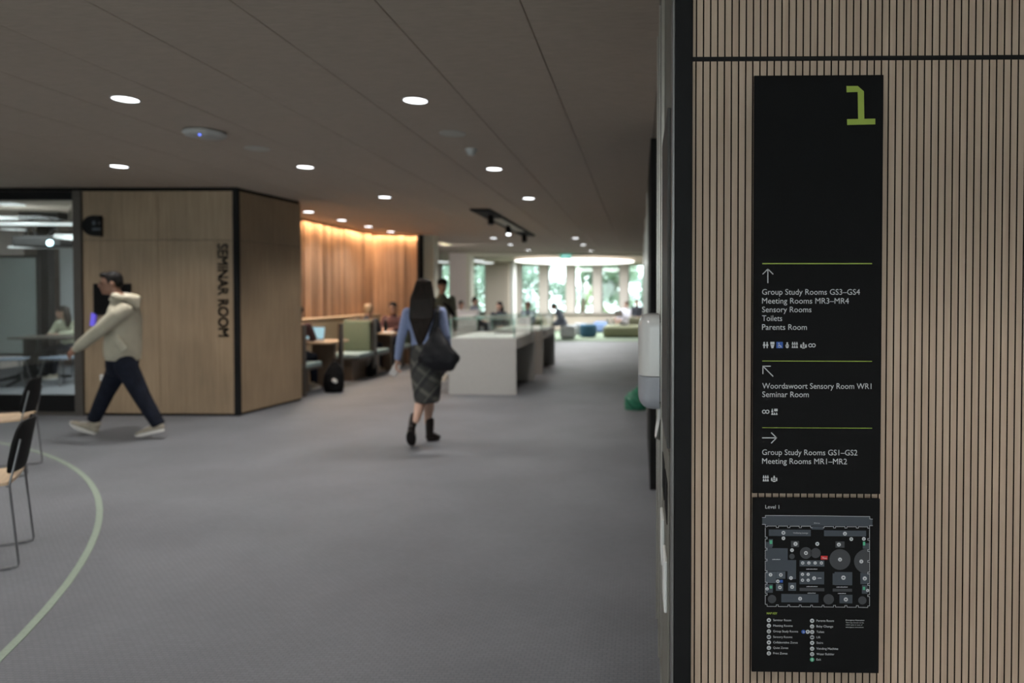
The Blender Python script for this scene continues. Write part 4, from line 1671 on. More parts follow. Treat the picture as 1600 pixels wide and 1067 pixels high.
# ================================================================== DISPLAY CASES
def make_case(x0, x1, y0, y1, h, gt, label):
    r = thing('display_case', ((x0 + x1) / 2, (y0 + y1) / 2, 0), label, 'display case', 'glass-topped display cases')
    for (a, b) in ((y0, y0 + .06), (y1 - .06, y1)):
        mb = MB()
        mb.box((x0, a, 0), (x1, b, h - .17), 0.003)
        mb.build('end_panel', 'white', r)
    mb = MB()
    mb.box((x0, y0, h - .169), (x1, y1, h), 0.003)
    mb.build('case_body', 'white', r)
    mb = MB()
    mb.box((x0 + .35, y0 + .061, 0), (x0 + .40, y1 - .061, h - .17), 0.002)
    mb.build('modesty_panel', 'white', r)
    gx0, gx1, gy0, gy1 = x0 + .02, x1 - .04, y0 + .05, y1 - .05
    mb = MB()
    t = .010
    mb.box((gx0, gy0, h + .001), (gx1, gy0 + t, gt - t))
    mb.box((gx0, gy1 - t, h + .001), (gx1, gy1, gt - t))
    mb.box((gx0, gy0 + t, h + .001), (gx0 + t, gy1 - t, gt - t))
    mb.box((gx1 - t, gy0 + t, h + .001), (gx1, gy1 - t, gt - t))
    mb.box((gx0, gy0, gt - t), (gx1, gy1, gt))
    g = mb.build('glass_cover', 'case_glass', r)
    mb = MB()
    e = .006
    for (xa, ya) in ((gx0, gy0), (gx1, gy0), (gx0, gy1), (gx1, gy1)):
        mb.box((xa - e, ya - e, h + .001), (xa + e, ya + e, gt + .001))
    for ya in (gy0, gy1):
        mb.box((gx0 + e, ya - e, gt - .004), (gx1 - e, ya + e, gt + .003))
    for xa in (gx0, gx1):
        mb.box((xa - e, gy0 + e, gt - .004), (xa + e, gy1 - e, gt + .003))
    mb.build('glass_edge', 'glass_edge', g)
    mb = MB()
    mb.box((gx0 + .03, gy0 + .03, h + .001), (gx1 - .03, gy1 - .03, h + .012), 0.002)
    mb.build('display_deck', 'paper', r)
    return r


cx0, cx1 = at(701, 618, 10.5).x, at(806.5, 618, 10.5).x
make_case(cx0, cx1, 10.50, 12.35, .85, 1.14, 'white display case with glass cover beside the walking woman')
make_case(at(848, 586, 13.25).x - .99, at(848, 586, 13.25).x, 13.25, 15.15, .83, 1.10, 'second white display case with glass cover, behind the one beside the woman')
for (x, y, z, w, d, a, lab, mt) in ((-2.45, 11.0, .863, .42, .30, .1, 'open pale document on the deck of the nearer display case', 'paper'),
                                    (-2.25, 11.7, .863, .30, .22, -.2, 'dark framed print lying in the nearer display case', 'grey_panel'),
                                    (-2.4, 14.1, .843, .5, .3, .05, 'pale sheet lying in the farther display case', 'wht_plastic')):
    mb = MB()
    T = Matrix.Translation((x, y, z)) @ Matrix.Rotation(a, 4, 'Z')
    mb.box((-w / 2, -d / 2, 0), (-.004, d / 2, .012), 0.003, mat4=T)
    mb.box((.004, -d / 2, 0), (w / 2, d / 2, .012), 0.003, mat4=T)
    mb.box((-.005, -d / 2 + .002, 0), (.005, d / 2 - .002, .008), mat4=T)
    tag(mb.build('display_document', mt), lab, 'exhibit')

# ================================================================== STUDY BOOTHS


def aisle(y):
    """aisle line of the booths"""
    t = (y - 10.8) / 2.0
    return (at(502, 566, 10.8).x - .06) * (1 - t) + (at(585, 560, 12.8).x - .04) * t


bx1 = aisle(12.8)
bx0 = bx1 - .50
mb = MB()
# timber dado with a ledge, following the cedar wall
dz_ = 1.10
T0 = Vector((aisle(10.3) - .56, 10.30, 0)); T1 = Vector((bx0 - .05, 14.7, 0))
dd = T1 - T0
TT = Matrix.Translation(T0) @ Matrix.Rotation(math.atan2(dd.y, dd.x), 4, 'Z')
mb.box((0, 0, 0), (dd.length, .20, dz_ - .03), 0.004, mat4=TT)
dado = thing('booth_dado', (bx0 - .1, 12.4, 0), 'long low timber back wall of the study booths before the cedar battens', 'partition')
mb.build('panel', 'oak_x', dado)
mb = MB()
mb.box((-.002, -.008, dz_ - .029), (dd.length, .22, dz_), 0.004, mat4=TT)
mb.build('ledge', 'oak_x', dado)


def make_bench(y0, y1, facing, label, grp='booth benches'):
    """single booth seat; facing -1 looks towards the camera, +1 away; the back stands at the far edge of its facing"""
    bx1 = aisle(min(y1, 12.8))
    bx0 = bx1 - .50
    yb = y1 if facing < 0 else y0
    s = -1 if facing < 0 else 1
    r = thing('booth_bench', (bx1 - .25, (y0 + y1) / 2, 0), label, 'bench', grp)
    mb = MB()
    mb.box((bx0 + .02, y0 + .12 if facing < 0 else y0 + .03, 0), (bx1 - .10, y1 - .03 if facing < 0 else y1 - .12, .37), 0.004)
    mb.build('base', 'oak_dark', r)
    mb = MB()
    mb.box((bx0 + .01, y0, .372), (bx1 + .06, y1, .405), 0.004)
    mb.build('seat_board', 'frame', r)
    mb = MB()
    mb.box((bx0 + .02, y0 + .005, .406), (bx1 + .06, y1 - .01, .475), 0.02, seg=3)
    mb.build('seat_cushion', 'teal_uph', r, 50)
    mb = MB()
    a, b = (yb - .13, yb - .045) if facing < 0 else (yb + .045, yb + .13)
    mb.box((bx0 + .02, a, .478), (bx1 + .01, b, 1.03), 0.02, seg=3)
    mb.build('backrest', 'green_uph', r, 50)
    mb = MB()
    a, b = (yb - .044, yb - .004) if facing < 0 else (yb + .004, yb + .044)
    mb.box((bx0 + .02, a, .478), (bx1 + .02, b, 1.05), 0.003)
    mb.build('back_panel', 'oak', r)
    mb = MB()
    a, b = (yb - .06, yb - .002) if facing < 0 else (yb + .002, yb + .06)
    mb.box((bx1 + .021, a, 0), (bx1 + .060, b, 1.05), 0.003)
    mb.build('post', 'frame', r)
    return r


def make_table(y0, y1, label):
    bx1 = aisle(min(y1, 12.8))
    bx0 = bx1 - .50
    r = thing('booth_table', (bx1 - .25, (y0 + y1) / 2, 0), label, 'table', 'booth tables')
    mb = MB()
    mb.box((bx0 + .01, y0, .715), (bx1 + .058, y1, .75), 0.004)
    mb.build('tabletop', 'oak_x', r)
    mb = MB()
    mb.box((bx0 + .10, (y0 + y1) / 2 - .03, 0), (bx1 - .02, (y0 + y1) / 2 + .03, .714), 0.004)
    mb.build('support_panel', 'oak_dark', r)
    return r


make_bench(10.25, 10.85, 1, 'booth bench nearest the seminar box, a teal cushion end beside the black backpack')
make_table(11.05, 11.75, 'booth table with the open laptop, nearest the seminar box')
make_bench(12.02, 12.80, -1, 'green high-backed booth bench facing the camera')
make_bench(12.81, 13.55, 1, 'booth bench back to back with the green high-backed one')
make_table(13.62, 14.15, 'booth table with the black bottle, farther from the camera')
make_bench(14.22, 14.86, -1, 'booth bench at the far end behind the walking woman')
# slim upright screen post at the end of the near table
pw = fl(533, 604)
sp_ = thing('booth_post', (pw.x, pw.y, 0), 'slim grey upright post at the aisle end of the near booth table', 'post')
mb = MB()
mb.box((pw.x - .03, pw.y - .03, 0.012), (pw.x + .02, pw.y + .05, 1.03), 0.003)
mb.build('upright', 'frame', sp_)
mb = MB()
mb.box((pw.x - .05, pw.y - .05, 0), (pw.x + .04, pw.y + .07, .0115), 0.002)
mb.build('foot_plate', 'frame', sp_)

# laptop on the near table
lp = thing('laptop', (bx1 - .28, 11.35, .751), 'open laptop with a pale blue screen on the near booth table', 'laptop')
mb = MB()
lx0, lx1 = aisle(11.3) - .50, aisle(11.3) - .19
mb.box((lx0, 11.18, .751), (lx1, 11.40, .766), 0.004)
mb.build('keyboard_base', 'laptop', lp)
mb = MB()
Tl = Matrix.Translation((0, 11.405, .768)) @ Matrix.Rotation(math.radians(-14), 4, 'X')
mb.box((lx0, 0, 0), (lx1, .008, .215), 0.003, mat4=Tl)
mb.build('lid', 'laptop', lp)
mb = MB()
mb.box((lx0 + .01, -.0015, .012), (lx1 - .01, -.0002, .205), mat4=Tl)
mb.build('screen', 'screen', lp)

# bottle and notebook on the far table
b_ = at(602, 519, 14.0)
bo = thing('water_bottle', (-5.02, 13.95, .751), 'black water bottle on the farther booth table', 'bottle')
bc = at(602.5, 519, 13.95)
mb = MB()
mb.lathe((bc.x, 13.95, .751), [(.001, 0), (.036, 0), (.038, .02), (.038, .15), (.030, .175), (.020, .185), (.001, .185)], 24)
mb.build('flask', 'black', bo, 50)
mb = MB()
mb.lathe((bc.x, 13.95, .937), [(.001, 0), (.022, 0), (.024, .01), (.024, .045), (.001, .05)], 20)
mb.build('cap', 'black', bo, 50)
mb = MB()
mb.tube([(bc.x - .022, 13.95, .975), (bc.x - .02, 13.95, 1.005), (bc.x + .02, 13.95, 1.005), (bc.x + .022, 13.95, .975)], .004, 8)
mb.build('carry_loop', 'chrome', bo, 50)
mb = MB()
pc = at(607, 519, 13.85)
T = Matrix.Translation((pc.x, 13.85, .751)) @ Matrix.Rotation(.3, 4, 'Z')
mb.box((-.11, -.15, 0), (.11, .15, .012), 0.003, mat4=T)
mb.box((-.105, -.145, .012), (.105, .145, .016), 0.002, mat4=T)
tag(mb.build('notebook', 'paper'), 'white notebook beside the black bottle on the farther booth table', 'notebook')


# black backpack on the floor
def backpack(c, s, label):
    r = thing('backpack', (c[0], c[1], 0), label, 'bag')
    mb = MB()
    x, y = c
    for (z, rx, ry) in ():
        pass
    mb.limb([((x, y, .03), .145 * s, .10 * s), ((x, y, .12 * s), .16 * s, .115 * s), ((x + .01, y, .26 * s), .15 * s, .10 * s), ((x + .01, y + .02, .36 * s), .115 * s, .075 * s),
             ((x, y + .03, .41 * s), .07 * s, .05 * s)], (1, 0, 0))
    mb.fuse('body', 'black_soft', r, .012, 2)
    mb = MB()
    mb.limb([((x + .04, y - .10 * s, .06), .095 * s, .035), ((x + .04, y - .105 * s, .16 * s), .10 * s, .04), ((x + .04, y - .09 * s, .22 * s), .08 * s, .03)], (1, 0, 0))
    mb.fuse('front_pocket', 'black_soft', r, .012, 2)
    mb = MB()
    mb.tube([(x - .03, y + .03, .43 * s), (x - .02, y + .03, .49 * s), (x + .03, y + .03, .49 * s), (x + .04, y + .03, .43 * s)], .009, 8)
    mb.build('carry_handle', 'black_soft', r, 50)
    return r


pb = fl(516, 614)
bk = backpack((pb.x, pb.y + .12), 1.02, 'black backpack on the carpet beside the nearest booth bench')
mb = MB()
qa = fl(524, 600)
T = Matrix.Translation((pb.x + .075, pb.y - .055, .18)) @ Matrix.Rotation(.5, 4, 'Y')
mb.ellipsoid((0, 0, 0), (.045, .012, .03), T.to_3x3())
for v in mb.bm.verts:
    v.co += Vector((pb.x + .085, pb.y - .035, .19))
part_label(mb.build('side_tag', 'paper', bk, 60), 'small white patch')
pb2 = fl(578, 589)
backpack((pb2.x, pb2.y + .08), .62, 'small black bag tucked under the seat of the green high-backed bench')

# ================================================================== LOUNGE
def pouf(name, cat, x0, x1, y0, y1, h, r_, mat, label, z0=0.013):
    t = thing(name, ((x0 + x1) / 2, (y0 + y1) / 2, z0), label, cat)
    mb = MB()
    mb.box((x0, y0, z0 + .022), (x1, y1, z0 + h), r_, seg=5)
    mb.build('cushion', mat, t, 60)
    mb = MB()
    mb.box((x0 + .10, y0 + .10, z0), (x1 - .10, y1 - .10, z0 + .021), 0.004)
    mb.build('plinth', 'black', t)
    mb = MB()
    zz = z0 + h * .55
    mb.box((x0 - .004, y0 + r_, zz), (x0 + .002, y1 - r_, zz + .008))
    mb.box((x0 + r_, y0 - .004, zz), (x1 - r_, y0 + .002, zz + .008))
    mb.build('piping', mat, t)
    return t


def round_pouf(c, r, h, mat, label, z0=0.013):
    t = thing('round_pouf', (c[0], c[1], z0), label, 'pouf')
    mb = MB()
    mb.lathe((c[0], c[1], z0), [(.001, .02), (r * .86, .02), (r * .97, .06), (r, .14), (r, h - .12), (r * .95, h - .04), (r * .82, h), (.001, h + .01)], 36)
    mb.build('cushion', mat, t, 60)
    mb = MB()
    mb.lathe((c[0], c[1], z0), [(.001, 0), (r * .75, 0), (r * .75, .019), (.001, .0195)], 36)
    mb.build('plinth', 'black', t, 40)
    mb = MB()
    mb.lathe((c[0], c[1], z0 + h * .75), [(r - .004, -.004), (r + .004, -.003), (r + .004, .003), (r - .004, .004)], 36)
    mb.build('piping', mat, t, 40)
    return t


pouf('pouf', 'pouf', at(875, 520, 23.6).x, at(898.5, 520, 23.6).x, 23.5, 24.25, .47, .11, 'grey_uph', 'light grey soft pouf on which a hunched person sits')
round_pouf((at(919, 520, 24.9).x, 24.9), .30, .46, 'blue_uph', 'petrol blue round pouf between the grey pouf and the olive ottoman')
pouf('bench_pouf', 'pouf', at(896, 515, 26.3).x, at(916, 515, 26.3).x, 26.0, 26.8, .43, .08, 'grey_uph2', 'mid grey bench pouf behind the petrol blue round pouf')
pouf('bench_pouf', 'pouf', at(927, 510, 28.2).x, at(962, 510, 28.2).x, 27.9, 29.3, .40, .08, 'peri_uph', 'periwinkle blue bench pouf under the windows')
pouf('ottoman', 'ottoman', at(942, 520, 24.7).x, xr_o - .03, 24.5, 26.2, .40, .12, 'olive_uph', 'long olive green ottoman on which a reclining person reads a laptop')
mb = MB()
mb.box((at(977, 500, 26.0).x, 25.95, .415), (xr_o - .04, 26.25, .68), 0.06, seg=4)
tag(mb.build('back_cushion', 'olive_dark', None, 60), 'dark olive back cushion lying on the olive ottoman', 'cushion')

# sofas and low tables seen through the glass covers
def sofa(x0, x1, y0, y1, h, mat, label):
    t = thing('lounge_sofa', ((x0 + x1) / 2, (y0 + y1) / 2, 0), label, 'sofa', 'lounge sofas behind the display cases')
    mb = MB()
    mb.box((x0, y0, .10), (x1, y1, .43), .06, seg=4)
    mb.build('seat', mat, t, 60)
    mb = MB()
    mb.box((x0, y1 - .18, .432), (x1, y1 - .001, h), .06, seg=4)
    mb.build('backrest', mat, t, 60)
    for (xx, yy) in ((x0 + .1, y0 + .1), (x1 - .1, y0 + .1), (x0 + .1, y1 - .1), (x1 - .1, y1 - .1)):
        mb = MB()
        mb.cyl((xx, yy, 0), (xx, yy, .101), .02, 12)
        mb.build('leg', 'black', t)
    return t


sofa(at(758, 510, 19.6).x, at(792, 510, 19.6).x, 19.3, 20.1, .72, 'grey_uph2', 'grey lounge sofa seen through the first glass cover')
sofa(at(822, 505, 20.6).x, at(846, 505, 20.6).x, 20.3, 21.1, .78, 'olive_uph', 'olive lounge sofa seen through the second glass cover')


def pedestal_table(c, r, h, mat, label):
    t = thing('round_table', (c[0], c[1], 0), label, 'table')
    mb = MB()
    mb.lathe((c[0], c[1], h - .03), [(.001, 0), (r - .01, 0), (r, .01), (r, .025), (.001, .03)], 36)
    mb.build('tabletop', mat, t, 40)
    mb = MB()
    mb.lathe((c[0], c[1], 0), [(.001, 0), (.22, 0), (.22, .012), (.03, .03), (.03, h - .031), (.001, h - .031)], 24)
    mb.build('pedestal', 'black', t, 40)
    return t


pedestal_table((at(748, 490, 17.6).x, 17.6), .42, .98, 'white', 'round white table behind the nearer display case')
# reception-like low counter
qx0, qx1 = at(704, 490, 19.5).x, at(746, 490, 19.5).x
ct = thing('low_counter', ((qx0 + qx1) / 2, 19.6, 0), 'low pinkish grey counter behind the standing man in a cap', 'counter')
mb = MB()
mb.box((qx0, 19.4, 0), (qx1, 19.7, 1.04), .004)
mb.build('front', 'counter', ct)
mb = MB()
mb.box((qx0 - .02, 19.38, 1.041), (qx1 + .02, 19.95, 1.08), .004)
mb.build('top', 'counter', ct)

# ================================================================== DISPENSER, GREEN BAG
dcy = 2.74
dx0 = at(997, 560, 2.66).x
dsp = thing('wipes_dispenser', (WX, dcy, at(1015, 633, dcy).z), 'white rounded dispenser with a grey lower half on the corridor wall', 'dispenser')
dzt, dzs, dzb = at(1015, 490, dcy).z, at(1015, 582.5, dcy).z, at(1015, 633, dcy).z


def disp_ring(z, k, ky=None):
    """D-shaped section: flat on the wall, round into the corridor"""
    pts = []
    w = .135 * (ky or k)
    dpt = (WX - .013 - dx0) * k
    for i in range(17):
        a = -PI / 2 + PI * i / 16
        sx_ = math.copysign(abs(math.cos(a)) ** .6, math.cos(a))
        sy_ = math.copysign(abs(math.sin(a)) ** .75, math.sin(a))
        pts.append(Vector((WX - .013 - dpt * sx_, dcy + w * sy_, z)))
    return pts


mb = MB()
rr = .050
rings = [disp_ring(dzs + .0015, 1), disp_ring(dzt - rr, 1)]
for q in range(1, 7):
    a = PI / 2 * q / 6
    rings.append(disp_ring(dzt - rr + rr * math.sin(a), 1 - .44 * (1 - math.cos(a)), 1 - .33 * (1 - math.cos(a))))
mb.ring_loft(rings)
mb.build('cover', 'wht_plastic', dsp, 50)
mb = MB()
rings = [disp_ring(dzs - .0015, 1), disp_ring(dzb + rr, 1)]
for q in range(1, 7):
    a = PI / 2 * q / 6
    rings.append(disp_ring(dzb + rr - rr * math.sin(a), 1 - .44 * (1 - math.cos(a)), 1 - .33 * (1 - math.cos(a))))
mb.ring_loft(rings)
part_label(mb.build('lower_cover', 'grey_plastic', dsp, 50), 'grey translucent lower half')
mb = MB()
mb.box((WX - .0125, dcy - .12, dzb + .03), (WX - .001, dcy + .12, dzt - .03), .003)
mb.build('back_plate', 'wht_plastic', dsp)
# hanging sheet
mb = MB()
sx0_, sx1_ = at(1028, 650, dcy).x, at(1038, 650, dcy).x
top_z, bot_z = dzb + .004, at(1030, 682, dcy).z
grid = []
for j in range(9):
    v = j / 8
    z = top_z + (bot_z - top_z) * v
    row = []
    for i in range(9):
        u = i / 8 - .5
        row.append(Vector(((sx0_ + sx1_) / 2 - .004 - .010 * v + .008 * math.sin(9 * u + 2 * v) * (.4 + v), dcy + u * (.03 + .10 * v), z - .015 * math.cos(u * 5) * v)))
    grid.append(row)
gv = [[mb.bm.verts.new(p) for p in r_] for r_ in grid]
for j in range(8):
    for i in range(8):
        mb.bm.faces.new((gv[j][i], gv[j][i + 1], gv[j + 1][i + 1], gv[j + 1][i]))
part_label(mb.build('wipe_sheet', 'paper', dsp, 80), 'white sheet hanging out')

gb = fl(995, 641.5)
gt = thing('green_bag', (gb.x, gb.y, 0), 'crumpled green plastic bag on the carpet under the white dispenser', 'bag')
mb = MB()
gx, gy = gb.x - .0, gb.y + .12
mb.limb([((gx - .02, gy, .04), .15, .13), ((gx - .01, gy, .12), .155, .13), ((gx + .02, gy, .20), .11, .10), ((gx + .05, gy, .265), .05, .05), ((gx + .065, gy, .30), .03, .03)], (1, 0, 0), 20)
g_ = mb.fuse('sack', 'bag_green', gt, .012, 1)
for v in g_.data.vertices:
    n_ = math.sin(v.co.x * 47 + v.co.z * 31) * math.cos(v.co.y * 41 - v.co.z * 23) + .6 * math.sin(v.co.z * 70 + v.co.x * 60)
    v.co += v.normal * .009 * n_
    v.co.z = max(v.co.z, .001)
mb = MB()
mb.limb([((gx + .065, gy, .31), .022, .03), ((gx + .09, gy, .335), .04, .045), ((gx + .10, gy - .01, .35), .045, .05)], (1, 0, 0), 12)
mb.fuse('tied_neck', 'bag_green', gt, .010, 1)
# ================================================================== PEOPLE
UP = Vector((0, 0, 1))


def rot_to(f, u=UP):
    """matrix whose columns are (right, forward, up) for a forward direction"""
    f = Vector(f).normalized()
    r = f.cross(Vector(u)).normalized()
    u2 = r.cross(f)
    return Matrix((r, f, u2)).transposed()


def head_shapes(mb, c, f, s=1.0, tilt=0.0):
    """skull, jaw, brow, nose and ears into the body mesh; returns the head frame"""
    R = rot_to(Vector((f[0], f[1], tilt)))
    c = Vector(c)
    L = lambda x, y, z: c + R @ (Vector((x, y, z)) * s)
    mb.ellipsoid(L(0, -.008, .018), (.076 * s, .095 * s, .102 * s), R)
    mb.ellipsoid(L(0, .028, -.055), (.056 * s, .062 * s, .062 * s), R)
    mb.ellipsoid(L(0, .062, -.092), (.024 * s, .022 * s, .020 * s), R)
    mb.ellipsoid(L(0, .074, .022), (.052 * s, .016 * s, .012 * s), R)
    mb.limb([(L(0, .086, .012), .008 * s, .008 * s), (L(0, .103, -.018), .013 * s, .012 * s), (L(0, .098, -.030), .016 * s, .010 * s)], R @ Vector((1, 0, 0)), 10)
    mb.ellipsoid(L(0, .082, -.058), (.025 * s, .012 * s, .014 * s), R)
    for k in (-1, 1):
        mb.ellipsoid(L(k * .078, -.012, -.008), (.009 * s, .020 * s, .033 * s), R)
    return R, L


def face_bits(parent, R, L, s, hair):
    for k in (-1, 1):
        mb = MB()
        mb.ellipsoid(L(k * .031, .082, .000), (.013 * s, .007 * s, .006 * s), R, 10, 6)
        mb.build('eye', 'eye', parent, 60)
        mb = MB()
        mb.limb([(L(k * .014, .090, .019), .004 * s, .004 * s), (L(k * .032, .088, .024), .005 * s, .004 * s), (L(k * .052, .076, .018), .003 * s, .003 * s)], R @ Vector((0, 0, 1)), 8)
        mb.build('eyebrow', hair, parent, 60)
    mb = MB()
    mb.ellipsoid(L(0, .091, -.056), (.022 * s, .006 * s, .006 * s), R, 12, 6)
    mb.build('mouth', 'lip', parent, 60)


def hand_shapes(mb, w, d, n, th, s=1.0, curl=0.35):
    """palm, four unequal curled fingers and a side thumb. w wrist, d along the fingers, n palm normal (fingers curl to it), th thumb side"""
    w, d, n, th = Vector(w), Vector(d).normalized(), Vector(n).normalized(), Vector(th).normalized()
    th = (th - d * th.dot(d)).normalized()
    n = d.cross(th) if d.cross(th).dot(n) > 0 else -d.cross(th)
    mb.limb([(w, .026 * s, .019 * s), (w + d * .045 * s, .036 * s, .015 * s), (w + d * .088 * s, .040 * s, .013 * s)], th, 14)
    for i, (off, ln) in enumerate(((.031, .072), (.010, .080), (-.011, .074), (-.031, .058))):
        b = w + d * .088 * s + th * off * s
        sp = (d + th * off * 1.6).normalized()
        a1, a2, a3 = curl * (.6 + .15 * i), curl * 1.7, curl * 2.6
        p = [b]
        for (a, q) in ((a1, .42), (a2, .33), (a3, .25)):
            p.append(p[-1] + (sp * math.cos(a) + n * math.sin(a)) * ln * q * s)
        mb.limb([(p[0] - sp * .012 * s, .0085 * s), (p[1], .0082 * s), (p[2], .0076 * s), (p[3], .0062 * s)], th, 8)
    b = w + d * .030 * s + th * .026 * s
    t1 = b + (d * .6 + th * .75 + n * .2).normalized() * .036 * s
    t2 = t1 + (d * .85 + th * .35 + n * .4).normalized() * .032 * s
    mb.limb([(b, .013 * s), (t1, .0105 * s), (t2, .008 * s)], n, 8)


def lerp(a, b, t):
    return Vector(a) * (1 - t) + Vector(b) * t


def shoe_on(parent, heel, toe, up, mat, solemat, s=1.0, boot=0.0, name='shoe', extra=None):
    """shoe between heel and toe points on its sole"""
    heel, toe, up = Vector(heel), Vector(toe), Vector(up).normalized()
    d = (toe - heel)
    ln = d.length
    d.normalize()
    side = d.cross(up).normalized()
    up = side.cross(d)
    P = lambda t, h: heel + d * ln * t + up * h * s
    root = None
    mb = MB()
    mb.limb([(P(.06, .045), .034 * s, .030 * s), (P(.28, .050), .038 * s, .036 * s), (P(.55, .042), .042 * s, .030 * s), (P(.78, .034), .045 * s, .022 * s), (P(.93, .030), .036 * s, .017 * s)], side, 14)
    mb.limb([(P(.16, .05), .036 * s, .040 * s), (P(.15, .085 + boot * .4), .039 * s, .047 * s), (P(.14, .10 + boot), .041 * s, .048 * s)], side, 14)
    sh = mb.fuse(name, mat, parent, .007, 2)
    mb = MB()
    N_ = 22
    out = []
    for k in range(N_):
        a = 2 * PI * k / N_
        u = .5 - .5 * math.cos(a)
        wd = (.036 + .012 * math.sin(PI * min(1, u * .95))) * s * math.copysign(abs(math.sin(a)) ** .6, math.sin(a))
        out.append((u, wd))
    rise = lambda u: .012 * max(0, u - .7) / .3
    low = [P(u * 1.03 - .01, rise(u)) + side * w_ for (u, w_) in out]
    hi = [P(u * 1.03 - .01, .026 + rise(u)) + side * w_ * 1.02 for (u, w_) in out]
    mb.ring_loft([low, hi])
    mb.build('sole', solemat, sh, 40)
    mb = MB()
    for t, h in ((.48, .074), (.56, .069), (.64, .062)):
        mb.tube([P(t, h) - side * .022 * s, P(t + .01, h + .006), P(t, h) + side * .022 * s], .0035 * s, 6)
    mb.build('lace', solemat if boot == 0 else mat, sh, 60)
    return sh


# ---------------------------------------------------------------- walking man in a cream hoodie
YM = fl(205, 682).y
SM = F / YM


def mp(x, y, dy=0.0):
    """point of the man's figure: picture column/row at his own distance, dy metres farther"""
    return at(x, y, YM + dy)


f_m = Vector((-1, 0, 0))
lat = Vector((0, 1, 0))          # his right, away from the camera
hd = mp(173, 443, -.02)
neck, chest, waist, hips = mp(186, 468), mp(194, 500), mp(193, 540), mp(191, 566)
shl, shr = mp(194, 482, -.17), mp(190, 482, .17)
ell_, wrl = mp(158, 514, -.27), mp(118, 546, -.24)
elr, wrr = mp(194, 522, .24), mp(188, 553, .22)
hl, hr_ = mp(196, 570, -.09), mp(188, 570, .09)
kl, kr = mp(223, 622, -.10), mp(166, 613, .09)
al, arr = mp(248, 664, -.10), mp(146, 657, .10)
mb = MB()
fdir = Vector((-.80, -.52, 0)).normalized()
R, Lm = head_shapes(mb, hd, fdir, 1.0, -.05)
mb.limb([(neck + Vector((.01, 0, -.03)), .060, .060), (lerp(neck, hd, .5), .055, .056), (hd + Vector((.015, .0, -.03)), .055, .055)], lat)
mb.limb([(hips, .155, .105), (waist, .135, .10), (chest, .16, .11), (mp(190, 478), .13, .085)], lat)
for (a, b, c) in ((shl, ell_, wrl), (shr, elr, wrr)):
    mb.limb([(lerp(a, mp(193, 490), .25) - UP * .03, .046, .046), (lerp(a, b, .5), .043), (b, .040), (lerp(b, c, .4), .038), (c, .026, .030)], lat)
hand_shapes(mb, lerp(ell_, wrl, .98), wrl - ell_, (-.2, .4, -.9), (-.5, .3, .6), 1.0, .35)
hand_shapes(mb, lerp(elr, wrr, .98), wrr - elr, (-.8, .3, 0), (-.9, 0, .1), 1.0, .3)
for (a, b, c) in ((hl, kl, al), (hr_, kr, arr)):
    mb.limb([(a, .080), (lerp(a, b, .5), .068), (b, .052), (lerp(b, c, .35), .052), (c, .036)], lat)
man = mb.fuse('person', 'skin_tan', None, .0052, 2)
tag(man, 'man in a cream hoodie and dark jeans walking past the oak seminar wall', 'person')
face_bits(man, R, Lm, 1.0, 'hair_black')
# hair: short crop
mb = MB()
mb.ellipsoid(Lm(0, -.020, .050), (.081, .092, .082), R)
mb.ellipsoid(Lm(0, -.055, .015), (.076, .058, .075), R)
mb.ellipsoid(Lm(0, .052, .092), (.060, .040, .030), R)
for k in (-1, 1):
    mb.ellipsoid(Lm(k * .072, -.004, .03), (.010, .030, .045), R)
mb.fuse('hair', 'hair_black', man, .006, 2)
# hoodie
mb = MB()
mb.limb([(mp(192, 556), .185, .148), (mp(192, 545), .19, .158), (mp(193, 520), .19, .148), (mp(194, 498), .195, .140), (mp(193, 482), .18, .118), (mp(188, 470), .10, .085)], lat, 24, (.25, .6))
for (a, b, c) in ((shl, ell_, wrl), (shr, elr, wrr)):
    mb.limb([(lerp(a, mp(193, 484), .12) + Vector((0, 0, -.022)), .078, .080), (lerp(a, b, .35), .077, .080), (lerp(a, b, .75), .070, .074), (b, .064, .067), (lerp(b, c, .4), .062, .064), (lerp(b, c, .8), .056, .056)], lat, 18)
hood = mb.fuse('hoodie', 'hoodie', man, .009, 4)
mb = MB()
mb.limb([(mp(192.5, 562), .165, .150), (mp(192.5, 555), .17, .155)], lat, 24, (.1, .1))
mb.fuse('hem_band', 'hoodie', hood, .009, 2)
for (b, c) in ((ell_, wrl), (elr, wrr)):
    mb = MB()
    mb.limb([(lerp(b, c, .82), .047), (lerp(b, c, .95), .042)], lat, 14)
    mb.fuse('cuff', 'hoodie', hood, .007, 2)
mb = MB()                                   # hood lying behind the neck
ctr = mp(196, 466)
pts = []
for k in range(11):
    a = math.radians(-150 + 30 * k)
    pts.append((ctr + Vector((.075 * math.cos(a) + .008, .115 * math.sin(a), .012 - .020 * math.cos(a))), .034, .046))
mb.limb(pts, (0, 0, 1), 14)
mb.limb([(mp(203, 466), .10, .050), (mp(209, 472), .09, .050), (mp(213, 479), .05, .03)], lat, 18)
mb.limb([(mp(178, 467, 0), .07, .03), (mp(185, 471), .10, .04)], lat, 16)
mb.fuse('hood', 'hoodie', hood, .009, 3)
mb = MB()
mb.limb([(mp(181, 527, -.17), .035, .02), (mp(186, 537, -.178), .05, .022), (mp(194, 547, -.175), .055, .018)], Vector((1, 0, .6)), 12)
mb.fuse('pocket', 'hoodie', hood, .008, 2)
